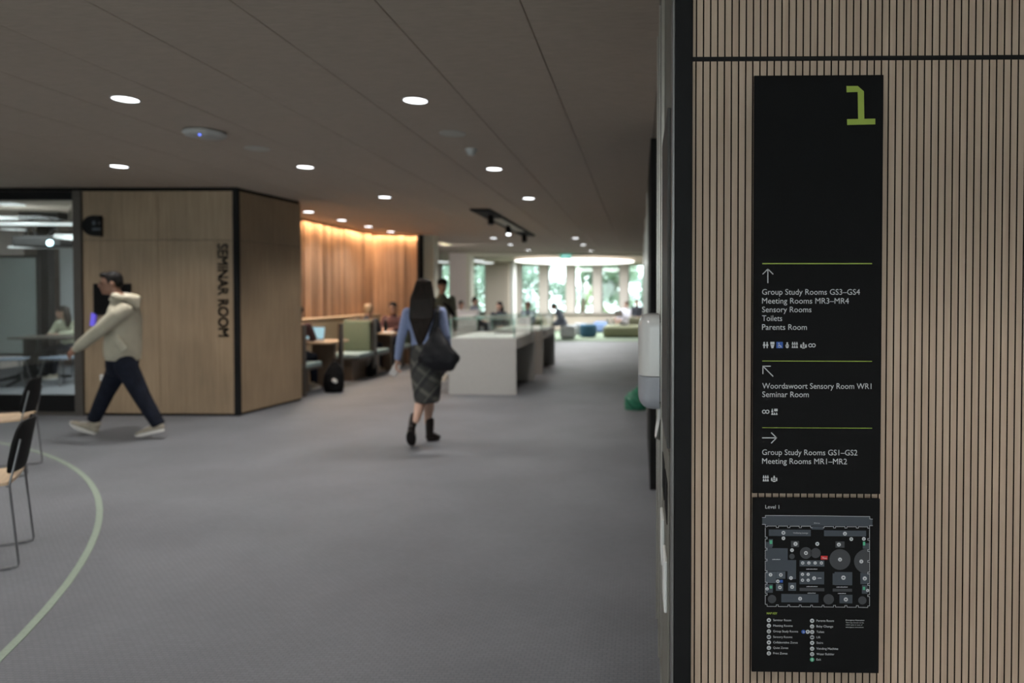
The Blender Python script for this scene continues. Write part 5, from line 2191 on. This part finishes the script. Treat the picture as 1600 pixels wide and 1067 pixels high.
# jeans
mb = MB()
mb.limb([(mp(191, 556), .155, .140), (mp(191, 570), .165, .138), (mp(191, 582), .155, .125)], lat, 22, (.2, .4))
for (a, b, c) in ((hl, kl, al), (hr_, kr, arr)):
    mb.limb([(a, .098, .110), (lerp(a, b, .45), .088, .098), (b, .072, .082), (lerp(b, c, .5), .066, .074), (lerp(b, c, .98), .060, .064)], lat, 18, (1, .3))
jeans = mb.fuse('jeans', 'denim', man, .009, 3)
mb = MB()
mb.ellipsoid(mp(176.5, 572, -.10), (.010, .006, .010), None, 10, 6)
mb.build('button', 'chrome', jeans, 60)
# shoes: the front one strikes with its heel, the rear one rolls off the ball of the foot
hF, tF = mp(149, 679.0, .10), mp(110, 663, .10)
sF = shoe_on(man, hF, tF, (-.25, 0, 1), 'shoe', 'sole', 1.12)
hR, tR = mp(256, 673.5, -.10), mp(214, 683.5, -.10)
sR = shoe_on(man, hR, tR, (-.1, 0, 1), 'shoe', 'sole', 1.12)

# ---------------------------------------------------------------- walking woman seen from behind
YWm = fl(664, 695).y


def wp(x, y, dy=0.0):
    return at(x, y, YWm + dy)


rt = Vector((1, 0, 0))
hd = wp(663, 456, .02)
mb = MB()
R, Lw = head_shapes(mb, hd, Vector((.10, 1, 0)), .98)
mb.limb([(wp(663, 482), .05, .052), (wp(663, 470), .047, .048), (hd + Vector((0, -.015, -.03)), .048, .05)], rt)
mb.limb([(wp(664, 566), .150, .105), (wp(664, 534), .115, .085), (wp(663, 508), .135, .095), (wp(663, 488), .125, .075)], rt)
sl, sr_ = wp(637, 489, 0), wp(689, 488, 0)
el, wl = wp(627, 527, -.02), wp(621, 561, .04)
er, wr = wp(697, 525, -.03), wp(701, 560, .05)
for (a, b, c) in ((sl, el, wl), (sr_, er, wr)):
    mb.limb([(a, .042), (lerp(a, b, .5), .038), (b, .033), (lerp(b, c, .4), .031), (c, .021, .024)], rt)
hand_shapes(mb, wl, (-.15, .1, -1), (.9, .2, 0), (.1, 1, 0), .92, .55)
hand_shapes(mb, wr, (-.05, .1, -1), (-.9, .2, 0), (-.1, 1, 0), .92, .45)
hl, hr_ = wp(656, 568), wp(673, 568)
kl, kr = wp(659, 622, .02), wp(672, 624, .10)
al, arr = wp(650, 657, -.20), wp(668, 660, .16)
for (a, b, c) in ((hl, kl, al), (hr_, kr, arr)):
    mb.limb([(a, .078), (lerp(a, b, .5), .064), (b, .048), (lerp(b, c, .35), .051), (lerp(b, c, .7), .040), (c, .030)], rt)
wom = mb.fuse('person', 'skin_fair', None, .0052, 2)
tag(wom, 'woman with long dark hair, lavender sweater and plaid skirt walking away', 'person')
face_bits(wom, R, Lw, .98, 'hair_brown')
# hair down to the waist
mb = MB()
mb.ellipsoid(Lw(0, -.016, .030), (.092, .108, .102), R)
mb.limb([(wp(662, 446, -.03), .085, .075), (wp(662, 462, -.055), .108, .07), (wp(661, 478, -.085), .118, .055), (wp(658, 494, -.10), .105, .048), (wp(657, 512, -.105), .085, .042),
         (wp(657, 528, -.095), .055, .034), (wp(657, 540, -.09), .025, .02)], rt, 20)
for q in range(9):
    x_ = 643 + q * 4.3
    mb.limb([(wp(652 + q * 2.6, 440, -.08), .014), (wp(x_, 468, -.125), .018), (wp(x_ - 2, 496, -.145), .015), (wp(648 + q * 2.2, 530 - abs(q - 4) * 2, -.115), .008)], rt, 8)
mb.fuse('hair', 'hair_brown', wom, .007, 2)
# sweater
mb = MB()
mb.limb([(wp(664, 541), .135, .108), (wp(664, 528), .138, .108), (wp(663, 508), .155, .115), (wp(663, 492), .155, .100), (wp(663, 483), .11, .08), (wp(663, 477), .065, .062)], rt, 22, (.3, .3))
for (a, b, c) in ((sl, el, wl), (sr_, er, wr)):
    mb.limb([(a, .056, .058), (lerp(a, b, .4), .050), (b, .044), (lerp(b, c, .5), .040), (lerp(b, c, .93), .034)], rt, 16)
mb.fuse('sweater', 'sweater', wom, .008, 3)
# skirt
mb = MB()
mb.limb([(wp(664, 536), .132, .11), (wp(665, 548), .150, .125), (wp(666, 568), .160, .138), (wp(666.5, 590), .152, .138), (wp(667, 610), .136, .130), (wp(667, 627), .122, .122)], rt, 24, (.2, .15))
sk_ = mb.fuse('skirt', 'plaid', wom, .009, 3)
# boots
shoe_on(wom, wp(641, 674, -.27), wp(643, 697.5, -.07), (-.02, .62, .78), 'boot', 'boot', .98, .10, 'boot')
shoe_on(wom, wp(668, 689, .12), wp(686, 686, .26), (0, 0, 1), 'boot', 'boot', .98, .11, 'boot')
# bag: black slouchy tote carried on her right shoulder, so a thing of its own
hb = wp(682, 560, -.2)
tote = thing('tote_bag', (hb.x, hb.y, hb.z), 'black slouchy shoulder bag hanging behind the walking woman', 'bag')
mb = MB()
mb.limb([(wp(684, 515, -.17), .035, .025), (wp(683, 528, -.19), .085, .05), (wp(683, 542, -.21), .140, .070), (wp(683.5, 555, -.22), .190, .085), (wp(685, 564, -.22), .205, .082), (wp(684, 570, -.215), .165, .06)], rt, 24)
mb.limb([(wp(700, 556, -.21), .06, .06), (wp(711, 560, -.20), .045, .045)], (0, 0, 1), 14)
bg = mb.fuse('pouch', 'bag', tote, .009, 3)
for v in bg.data.vertices:
    v.co += v.normal * .006 * math.sin(v.co.x * 38 + v.co.z * 12) * math.sin(v.co.z * 30 + 1)
mb = MB()
mb.limb([(wp(680, 516, -.17), .04, .014), (wp(682, 500, -.165), .032, .010), (wp(683, 488, -.145), .026, .008), (wp(684.5, 479, -.075), .024, .007), (wp(685, 477.5, 0.0), .024, .007), (wp(685, 482, .08), .024, .007)], rt, 12)
mb.limb([(wp(672, 526, -.17), .02, .010), (wp(677, 508, -.165), .016, .008)], rt, 10)
mb.fuse('strap', 'bag', tote, .006, 2)
# pale object in her left hand
pq = wp(617, 578, .05)
ph = thing('phone', (pq.x, pq.y, pq.z), 'small pale phone held in the lowered hand of the walking woman', 'phone')
mb = MB()
T = Matrix.Translation(pq) @ Matrix.Rotation(.5, 4, 'Y') @ Matrix.Rotation(.35, 4, 'Z')
mb.box((-.036, -.005, -.065), (.036, .003, .065), .006, mat4=T)
mb.build('case', 'phone', ph)
mb = MB()
mb.box((-.032, .0032, -.06), (.032, .0042, .06), .001, mat4=T)
mb.build('display', 'black', ph)


# ---------------------------------------------------------------- people farther off
def figure(label, base, f, pose='sit', seat=.46, lean=0.0, hair='hair_black', long_hair=False, top='dark_cloth', legs='denim', skin='skin_fair', shoe='shoe', arms='table',
           knee=0.42, vox=.010, shift=0.0, headturn=0.0, head_drop=0.0, bare_legs=False, cap=None, s=1.0):
    """clothed figure; base is the point on the floor below the pelvis, f the way it faces, lean the forward bend in radians"""
    f = Vector((f[0], f[1], 0)).normalized()
    r = Vector((f.y, -f.x, 0))
    b = Vector((base[0], base[1], 0))
    sit = pose in ('sit', 'recline')
    flat = pose == 'recline'
    hz = seat + .10 if sit else .92 * s
    hip = b + UP * hz
    up = (UP * math.cos(lean) + f * math.sin(lean)).normalized()
    fw = (f * math.cos(lean) - UP * math.sin(lean)).normalized()
    T = lambda x, y, z: hip + r * x * s + fw * y * s + up * z * s
    neck_ = T(0, 0, .52)
    hc = T(0, .03, .66) + UP * (-head_drop) + f * head_drop * .6
    fd = (f * math.cos(headturn) + r * math.sin(headturn))
    mb = MB()
    R, Lh = head_shapes(mb, hc, fd, .97 * s, -.25 if head_drop else -.05)
    mb.limb([(T(0, 0, .46), .05, .05), (lerp(neck_, hc, .4), .048, .048), (lerp(neck_, hc, .9), .05, .05)], r)
    mb.limb([(T(0, 0, .0), .14, .10), (T(0, 0, .2), .115, .085), (T(0, 0, .38), .14, .095), (T(0, 0, .46), .10, .06)], r)
    A = {}
    for k in (-1, 1):
        sh = T(k * .175, 0, .44)
        if arms == 'table':
            e = T(k * .22, .13, .20)
            w = T(k * .09, .36, .17) if not sit else Vector(T(k * .10, .34, 0)) * 1
            if sit:
                w.z = max(.79, seat + .33)
                e.z = max(w.z + .02, e.z)
        elif arms == 'lap':
            e = T(k * .21, .06, .17)
            w = T(k * .08, .26, .09)
        else:
            e = T(k * .22, -.02, .15)
            w = T(k * .21, .06, -.08)
        A[k] = (sh, e, w)
        mb.limb([(sh, .043), (lerp(sh, e, .5), .04), (e, .035), (lerp(e, w, .5), .033), (w, .022)], r)
        hand_shapes(mb, w, (w - e), -UP if arms != 'side' else -r * k, -r * k if arms != 'side' else f, .95, .4)
    Lg = {}
    for k in (-1, 1):
        h = hip + r * k * .085
        if sit:
            kn = b + f * knee + r * k * .10 + UP * (seat + (.20 + .03 * k if flat else .05))
            an = b + f * (knee + (.38 if flat else .02) + shift) + r * k * .10 + UP * (seat + .085 if flat else .10)
        else:
            kn = b + f * (.05 + .14 * k) + r * k * .09 + UP * .49
            an = b + f * (.22 * k) + r * k * .09 + UP * .10
        Lg[k] = (h, kn, an)
        mb.limb([(h, .075), (lerp(h, kn, .5), .066), (kn, .050), (lerp(kn, an, .35), .050), (an, .034)], r)
    body = mb.fuse('person', skin, None, vox * .8, 2)
    tag(body, label, 'person')
    face_bits(body, R, Lh, .97 * s, hair)
    mb = MB()
    mb.ellipsoid(Lh(0, -.018, .042), (.084, .098, .086), R)
    mb.ellipsoid(Lh(0, -.055, .0), (.078, .056, .085), R)
    if long_hair:
        mb.limb([(Lh(0, -.05, .02), .085, .06), (Lh(0, -.075, -.10), .10, .055), (Lh(0, -.075, -.20), .095, .045), (Lh(0, -.07, -.30), .06, .03)], R @ Vector((1, 0, 0)), 16)
    mb.fuse('hair', hair, body, vox, 2)
    if cap:
        mb = MB()
        mb.ellipsoid(Lh(0, -.012, .060), (.091, .106, .080), R)
        mb.limb([(Lh(0, .07, .065), .065, .014), (Lh(0, .115, .055), .060, .011), (Lh(0, .15, .045), .04, .008)], R @ Vector((1, 0, 0)), 14)
        mb.fuse('cap', cap, body, vox * .8, 1)
    mb = MB()
    mb.limb([(T(0, .0, -.06), .165, .125), (T(0, 0, .08), .15, .115), (T(0, 0, .25), .155, .115), (T(0, 0, .38), .172, .118), (T(0, 0, .45), .13, .085), (T(0, 0, .49), .07, .065)], r, 20)
    for k in (-1, 1):
        sh, e, w = A[k]
        mb.limb([(sh, .064), (lerp(sh, e, .5), .058), (e, .051), (lerp(e, w, .5), .046), (lerp(e, w, .92), .038)], r, 14)
    mb.fuse('top', top, body, vox, 3)
    mb = MB()
    mb.limb([(hip + UP * .03, .165, .125), (hip - UP * .04, .16, .12)], r, 18)
    for k in (-1, 1):
        h, kn, an = Lg[k]
        end = .28 if bare_legs else .95
        if bare_legs:
            mb.limb([(h, .095), (lerp(h, kn, .5), .09), (lerp(h, kn, .85), .085)], r, 14)
        else:
            mb.limb([(h, .092), (lerp(h, kn, .5), .082), (kn, .068), (lerp(kn, an, .5), .062), (lerp(kn, an, .95), .055)], r, 14)
    mb.fuse('shorts' if bare_legs else 'trousers', legs, body, vox, 3)
    for k in (-1, 1):
        an = Lg[k][2]
        if flat:
            shoe_on(body, an + f * .10 - UP * .05, an + f * .17 + UP * .19, -f, shoe, 'sole', 1.0)
        else:
            shoe_on(body, Vector((an.x, an.y, .002)) - f * .06, Vector((an.x, an.y, .002)) + f * .20, (0, 0, 1), shoe, 'sole', 1.0)
    return body, T, r


# standing man in a cap behind the woman
pm = at(691, 560, 12.4)
figure('man in a black cap and olive jacket standing behind the walking woman', (pm.x, 12.4), (.55, -.8), 'stand', hair='hair_black', top='olive_cloth', legs='dark_cloth', skin='skin_mid', arms='side', cap='black', s=1.05)
bp_ = at(697, 480, 12.2)
mb = MB()
mb.limb([(bp_ + Vector((-.05, .05, .07)), .035, .012), (bp_ + Vector((.03, .0, .03)), .04, .014), (bp_ + Vector((.08, .03, -.06)), .04, .014), (bp_ + Vector((.10, .12, -.14)), .035, .012)], (.3, -.3, 1), 12)
tag(mb.fuse('shoulder_bag_strap', 'black_soft', None, .008, 1), 'black bag strap across the shoulder of the man in a cap', 'bag')

# seminar room: woman at the table
ps = at(93, 520, 12.45)
figure('woman in a pale sage shirt leaning on the table inside the seminar room', (ps.x, 12.72), (-.15, -1), 'sit', seat=.44, lean=.22, hair='hair_brown', long_hair=True, top='sage_cloth', arms='table', headturn=.9)

# booth sitters
figure('person in a maroon top using the laptop, mostly hidden behind the seminar box', (aisle(10.6) - .25, 10.60), (0, 1), 'sit', seat=.475, lean=.15, hair='hair_black', top='maroon_cloth', arms='table', knee=.40)
figure('fair-haired person in a dark top bent over the farther booth table', (at(569, 500, 13.25).x, 13.25), (.08, 1), 'sit', seat=.475, lean=.25, hair='hair_blond', top='dark_cloth', arms='table', knee=.40)
figure('dark-haired person facing the camera at the far end of the booths', (bx1 - .22, 14.56), (0, -1), 'sit', seat=.475, lean=.05, hair='hair_black', top='maroon_cloth', arms='table', knee=.40)

# people in the lounge
q = at(719, 500, 20.5)
figure('person with dark hair sitting low behind the pinkish grey counter', (q.x, 20.6), (.4, -1), 'sit', seat=.46, lean=.1, hair='hair_black', top='maroon_cloth', skin='skin_mid', arms='lap', vox=.013)
q = at(741, 500, 21.2)
figure('person in dark blue sitting by the frame of the lounge opening', (q.x, 21.2), (1, -.2), 'sit', seat=.56, lean=.0, hair='hair_black', top='grey_cloth', skin='skin_mid', arms='lap', vox=.013)
q = at(782, 500, 19.75)
figure('long-haired woman in dark clothes on the grey lounge sofa', (q.x, 19.56), (.3, -1), 'sit', seat=.44, lean=-.05, hair='hair_black', long_hair=True, top='dark_cloth', arms='lap', vox=.013, headturn=.8)
q = at(826, 500, 20.7)
figure('brown-haired person in grey on the olive lounge sofa', (q.x, 20.54), (-.3, -1), 'sit', seat=.44, lean=-.05, hair='hair_mid', top='grey_cloth', skin='skin_mid', arms='lap', vox=.013)
q = at(880, 520, 23.75)
figure('person in a slate top hunched forward on the light grey pouf', (q.x, 23.75), (-1, -.25), 'sit', seat=.47, lean=.42, hair='hair_black', top='grey_cloth', legs='grey_cloth', skin='skin_mid', arms='lap', vox=.013, bare_legs=True, knee=.34, head_drop=.05)
q = at(975, 510, 25.1)
b_, T_, r_ = figure('person in a pale shirt reclining with a laptop on the olive ottoman', (q.x, 25.5), (-.52, -.86), 'recline', seat=.415, lean=-.22, hair='hair_mid', top='white_cloth', legs='white_cloth', skin='skin_fair', arms='lap', vox=.013, bare_legs=True, knee=.40)
lq = T_(0, .26, .17)
lt = thing('laptop', (lq.x, lq.y, lq.z), 'brown-grey laptop on the lap of the reclining person on the ottoman', 'laptop')
fz = Vector((-.52, -.86, 0)).normalized()
Rm = Matrix((Vector((fz.y, -fz.x, 0)), fz, UP)).transposed().to_4x4()
Tm = Matrix.Translation(lq) @ Rm
mb = MB()
mb.box((-.17, -.11, 0), (.17, .11, .016), .004, mat4=Tm)
mb.build('keyboard_base', 'laptop', lt)
mb = MB()
mb.box((-.17, .112, .012), (.17, .122, .25), .004, mat4=Tm @ Matrix.Rotation(math.radians(-12), 4, 'X'))
mb.build('lid', 'laptop', lt)
q = at(995, 500, 28.6)
figure('black-haired person in dark clothes sitting in front of the last window', (q.x, 28.7), (.1, -1), 'sit', seat=.46, lean=.1, hair='hair_black', top='dark_cloth', skin='skin_fair', arms='lap', vox=.013)
round_pouf((q.x, 28.75), .30, .43, 'grey_uph', 'light grey round pouf under the black-haired person by the last window')
q = at(719, 500, 20.5)
round_pouf((q.x, 20.65), .28, .43, 'grey_uph2', 'grey round pouf hidden behind the pinkish grey counter', 0.0)
q = at(741, 500, 21.2)
round_pouf((q.x, 21.22), .28, .53, 'grey_uph2', 'tall grey round pouf beside the frame of the lounge opening', 0.0)
# ================================================================== INSIDE THE SEMINAR ROOM
wb0, wb1 = at(-70, 403, 12.6), at(58, 552, 12.6)
wb = thing('whiteboard', ((wb0.x + wb1.x) / 2, 12.6, 0), 'large grey glass board on a dark stand inside the seminar room', 'whiteboard')
mb = MB()
mb.box((wb0.x, 12.58, wb1.z), (wb1.x, 12.60, wb0.z), .004)
mb.build('board', 'board', wb)
mb = MB()
e = .05
mb.box((wb0.x - e, 12.601, wb1.z - e), (wb1.x + e, 12.64, wb0.z + e), .004)
mb.build('frame', 'black', wb)
for xx in (wb0.x + .3, wb1.x - .05):
    mb = MB()
    mb.box((xx - .03, 12.605, .05), (xx + .03, 12.635, wb1.z - e - .001), .003)
    mb.box((xx - .04, 12.30, .001), (xx + .04, 12.95, .049), .01)
    mb.build('stand_leg', 'black', wb)
# dark column and brown panel behind, pale blind
mb = MB()
a, b = at(58, 400, 13.2).x, at(75, 400, 13.2).x
mb.box((a, 13.2, 0), (b, 13.35, HC), .003)
struct(mb.build('pillar_dark', 'black'))
mb = MB()
a2, b2 = at(93, 400, 14.5).x, at(122, 400, 14.5).x
mb.box((a2, 14.50, at(100, 540, 14.5).z), (b2 + .9, 14.53, at(100, 389, 14.5).z), .003)
bl = mb.build('wall_blind', 'curtain')
struct(bl)

tt = thing('meeting_table', (at(85, 560, 12.4).x, 12.5, 0), 'dark meeting table with a splayed column leg inside the seminar room', 'table')
x0, x1 = at(62, 523, 12.2).x, at(150, 523, 12.2).x
mb = MB()
mb.box((x0, 11.55, .745), (x1, 12.40, .785), .006)
mb.build('tabletop', 'frame', tt)
lx = at(70, 560, 12.3).x
mb = MB()
mb.box((lx - .09, 11.95, .04), (lx + .06, 12.07, .744), .01)
mb.build('column', 'black', tt)
for (dx, dy) in ((.36, -.85), (-.30, -.45), (.3, .5)):
    mb = MB()
    mb.tube([(lx, 12.01, .20), (lx + dx * .3, 12.01 + dy * .3, .10), (lx + dx, 12.01 + dy, .018)], [.05, .04, .017], 10)
    mb.build('leg', 'black', tt)


def low_stool(c, rz, label):
    r = thing('low_stool', (c[0], c[1], 0), label, 'stool', 'seminar room stools')
    R4 = Matrix.Rotation(rz, 4, 'Z')
    O = Vector((c[0], c[1], 0))
    T = Matrix.Translation(O) @ R4
    mb = MB()
    mb.box((-.23, -.21, .43), (.23, .23, .47), .018, mat4=T)
    mb.build('seat', 'seat_blue', r)
    for sx in (-1, 1):
        for sy in (-1, 1):
            mb = MB()
            mb.tube([T @ Vector((sx * .16, sy * .15, .44)), T @ Vector((sx * .24, sy * .23, .008))], .012, 8)
            mb.build('leg', 'chrome', r)
    return r


low_stool((at(14, 565, 11.2).x, 11.2), .5, 'blue-seated stool before the grey board inside the seminar room')
low_stool((at(100, 553, 11.55).x, 11.5), -.2, 'blue-seated stool pushed up to the dark meeting table')
low_stool((ps.x + .02, 12.76), PI, 'stool under the woman in the sage shirt inside the seminar room')
# projector on a scissor mount
pj = at(72, 376, 11.0)
pr_ = thing('projector', (pj.x, 11.0, HC), 'ceiling projector on a scissor mount with its bright blue lens behind the glass', 'projector')
mb = MB()
pw0, pw1 = at(22, 369, 11.0), at(98, 385, 11.0)
mb.box((pw0.x, 10.95, pw1.z), (pw1.x, 11.40, pw0.z), .02)
mb.build('body', 'black', pr_)
mb = MB()
lc = at(78, 379.5, 10.94)
mb.lathe((lc.x, 10.90, lc.z), [(.001, .03), (.045, .03), (.045, .048), (.001, .049)], 20, 'Y')
mb.build('lens', 'proj_lens', pr_)
mb = MB()
for (xa, xb) in ((34, 46), (52, 44), (72, 90), (92, 76)):
    a, b = at(xa, 369, 11.1), at(xb, 347, 11.1)
    mb.tube([(a.x, 11.15, a.z), (b.x, 11.15, HC - .12)], .014, 8)
mb.build('scissor_arm', 'black', pr_)
mb = MB()
a, b = at(33, 344, 11.1), at(95, 348, 11.1)
mb.box((a.x, 11.05, HC - .12), (b.x, 11.25, HC - .001), .004)
mb.build('mounting_plate', 'black', pr_)
# luminaires
def bar(px0, px1, py, Y, lab, w=.06):
    a, b = at(px0, py, Y), at(px1, py, Y)
    r = thing('light_bar', ((a.x + b.x) / 2, Y, HC), lab, 'ceiling light', 'seminar room lights')
    mb = MB()
    mb.box((a.x, Y - w / 2, a.z - .02), (b.x, Y + w / 2, a.z + .02), .004)
    mb.build('diffuser', 'strip_lamp', r)
    mb = MB()
    for q in (a.x + .15, b.x - .15):
        mb.tube([(q, Y, a.z + .02), (q, Y, HC - .001)], .004, 6)
    mb.build('cable', 'black', r)


bar(-90, 126, 350.5, 10.4, 'long white light bar crossing behind the seminar glass above the projector')
bar(14, 122, 386, 13.0, 'faint light bar below the projector inside the seminar room', .05)
for (px, lab) in (((5, 344), 'flat ceiling light above the board inside the seminar room'), ((21, 361), 'flat ceiling light beside the projector mount inside the seminar room'),
                  ((12, 317), 'pale ceiling light strip nearest the glass inside the seminar room')):
    p = ce(*px) if px[1] < 330 else fl(px[0], px[1], HC - .05)
    r = thing('flat_light', (p.x, p.y, HC), lab, 'ceiling light', 'seminar room lights')
    mb = MB()
    mb.box((p.x - .16, p.y - .12, HC - .030), (p.x + .16, p.y + .12, HC - .012), .003)
    mb.build('diffuser', 'strip_lamp', r)
    mb = MB()
    mb.box((p.x - .17, p.y - .13, HC - .0118), (p.x + .17, p.y + .13, HC - .0006), .002)
    mb.build('housing', 'ceil_white', r)
p = at(113, 371, 10.6)
rg = thing('ring_light', (p.x + .05, 10.7, HC), 'white ring-shaped lamp cut by the frame inside the seminar room', 'ceiling light', 'seminar room lights')
mb = MB()
N_ = 40
pts = [(p.x + .06 + .26 * math.cos(2 * PI * k / N_), 10.8 + .5 * math.sin(2 * PI * k / N_), p.z) for k in range(N_ + 1)]
mb.tube(pts, .022, 8)
mb.build('tube', 'strip_lamp', rg, 60)
mb = MB()
mb.tube([(p.x + .06 - .26, 10.8, p.z + .02), (p.x + .06 - .26, 10.8, HC - .001)], .005, 6)
mb.tube([(p.x + .06 + .26, 10.8, p.z + .02), (p.x + .06 + .26, 10.8, HC - .001)], .005, 6)
mb.build('suspension_rod', 'black', rg)
for (x, y) in ((-7.6, 10.6), (-9.6, 10.6), (-7.4, 13.2), (-9.6, 13.4)):
    light_area('room_light', (x, y, HC - .14), (0, 0, 0), 1.2, .5, 85, (.93, .97, 1))

# ================================================================== OUTSIDE: trees beyond the window wall
mb = MB()
mb.box((-40, YF + .36, -.6), (25, 75, -.45))
struct(mb.build('lawn', 'lawn'))


def tree(x, y, h, r, z0, n, mat, label, seed, hang=0.0):
    R = random.Random(seed)
    t = thing('tree', (x, y, -.45), label, 'tree', 'trees beyond the window wall')
    mb = MB()
    mb.limb([(Vector((x, y, -.44)), .22), (Vector((x + .1, y, 1.0)), .17), (Vector((x - .05, y, h * .6)), .11), (Vector((x + .1, y, h * .85)), .05)], (1, 0, 0), 12)
    for k in range(5):
        a = R.uniform(0, 2 * PI)
        zz = R.uniform(1.2, h * .5)
        mb.limb([(Vector((x, y, zz)), .07), (Vector((x + math.cos(a) * r * .4, y + math.sin(a) * r * .4, zz + .6)), .045), (Vector((x + math.cos(a) * r * .8, y + math.sin(a) * r * .8, zz + .9)), .02)], (0, 0, 1), 8)
    mb.build('trunk', 'bark', t, 60)
    bm = MB()
    cl = []
    for k in range(26):
        th, ph = R.uniform(0, 2 * PI), R.uniform(-1, 1)
        q = R.uniform(.35, 1) * r
        cl.append((Vector((x + q * math.cos(th) * math.sqrt(max(0, 1 - ph * ph * .5)), y + q * math.sin(th) * .8, z0 + (h - z0) * (.5 + .5 * ph))), R.uniform(.25, .55) * r))
    for k in range(n):
        c, rr = cl[R.randrange(len(cl))]
        d = Vector((R.gauss(0, 1), R.gauss(0, 1), R.gauss(0, 1))).normalized() * rr * R.random() ** .5
        p = c + d
        s = R.uniform(.07, .15)
        u = Vector((R.gauss(0, 1), R.gauss(0, 1), R.gauss(0, 1))).normalized()
        v = u.orthogonal().normalized()
        bm.poly([p - u * s, p + v * s * .5, p + u * s, p - v * s * .5])
    bm.build('crown', mat, t)
    return t


tree(-9.2, 39, 7.0, 2.6, -.2, 9000, 'leaf_c', 'blue-green tree filling the window beside the lounge opening frame', 1)
tree(-12.4, 42, 8.0, 3.0, .6, 7000, 'leaf_b', 'fresh green tree glimpsed beside the plaster wall', 2)
tree(-5.6, 41, 3.6, 1.9, -.4, 4200, 'leaf_c', 'low bushy tree showing at the foot of the first window past the white column', 3)
tree(-3.9, 47, 9.5, 2.4, 3.4, 2600, 'leaf_b', 'tall thin tree with drooping leaves behind the second window past the white column', 4)
tree(-2.35, 40, 7.2, 1.35, 1.35, 5200, 'leaf_a', 'deep green tree filling the top of the middle window', 5)
tree(-.95, 39, 7.5, 1.25, 1.0, 5200, 'leaf_a', 'deep green tree in the window next to the last one', 6)
tree(.75, 44, 2.9, 1.5, .2, 2600, 'leaf_c', 'small loose tree low in the last window by the dark wall', 7)
tree(-3.2, 52, 2.0, 1.4, -.3, 1700, 'leaf_b', 'distant low shrub behind the second window past the white column', 8)
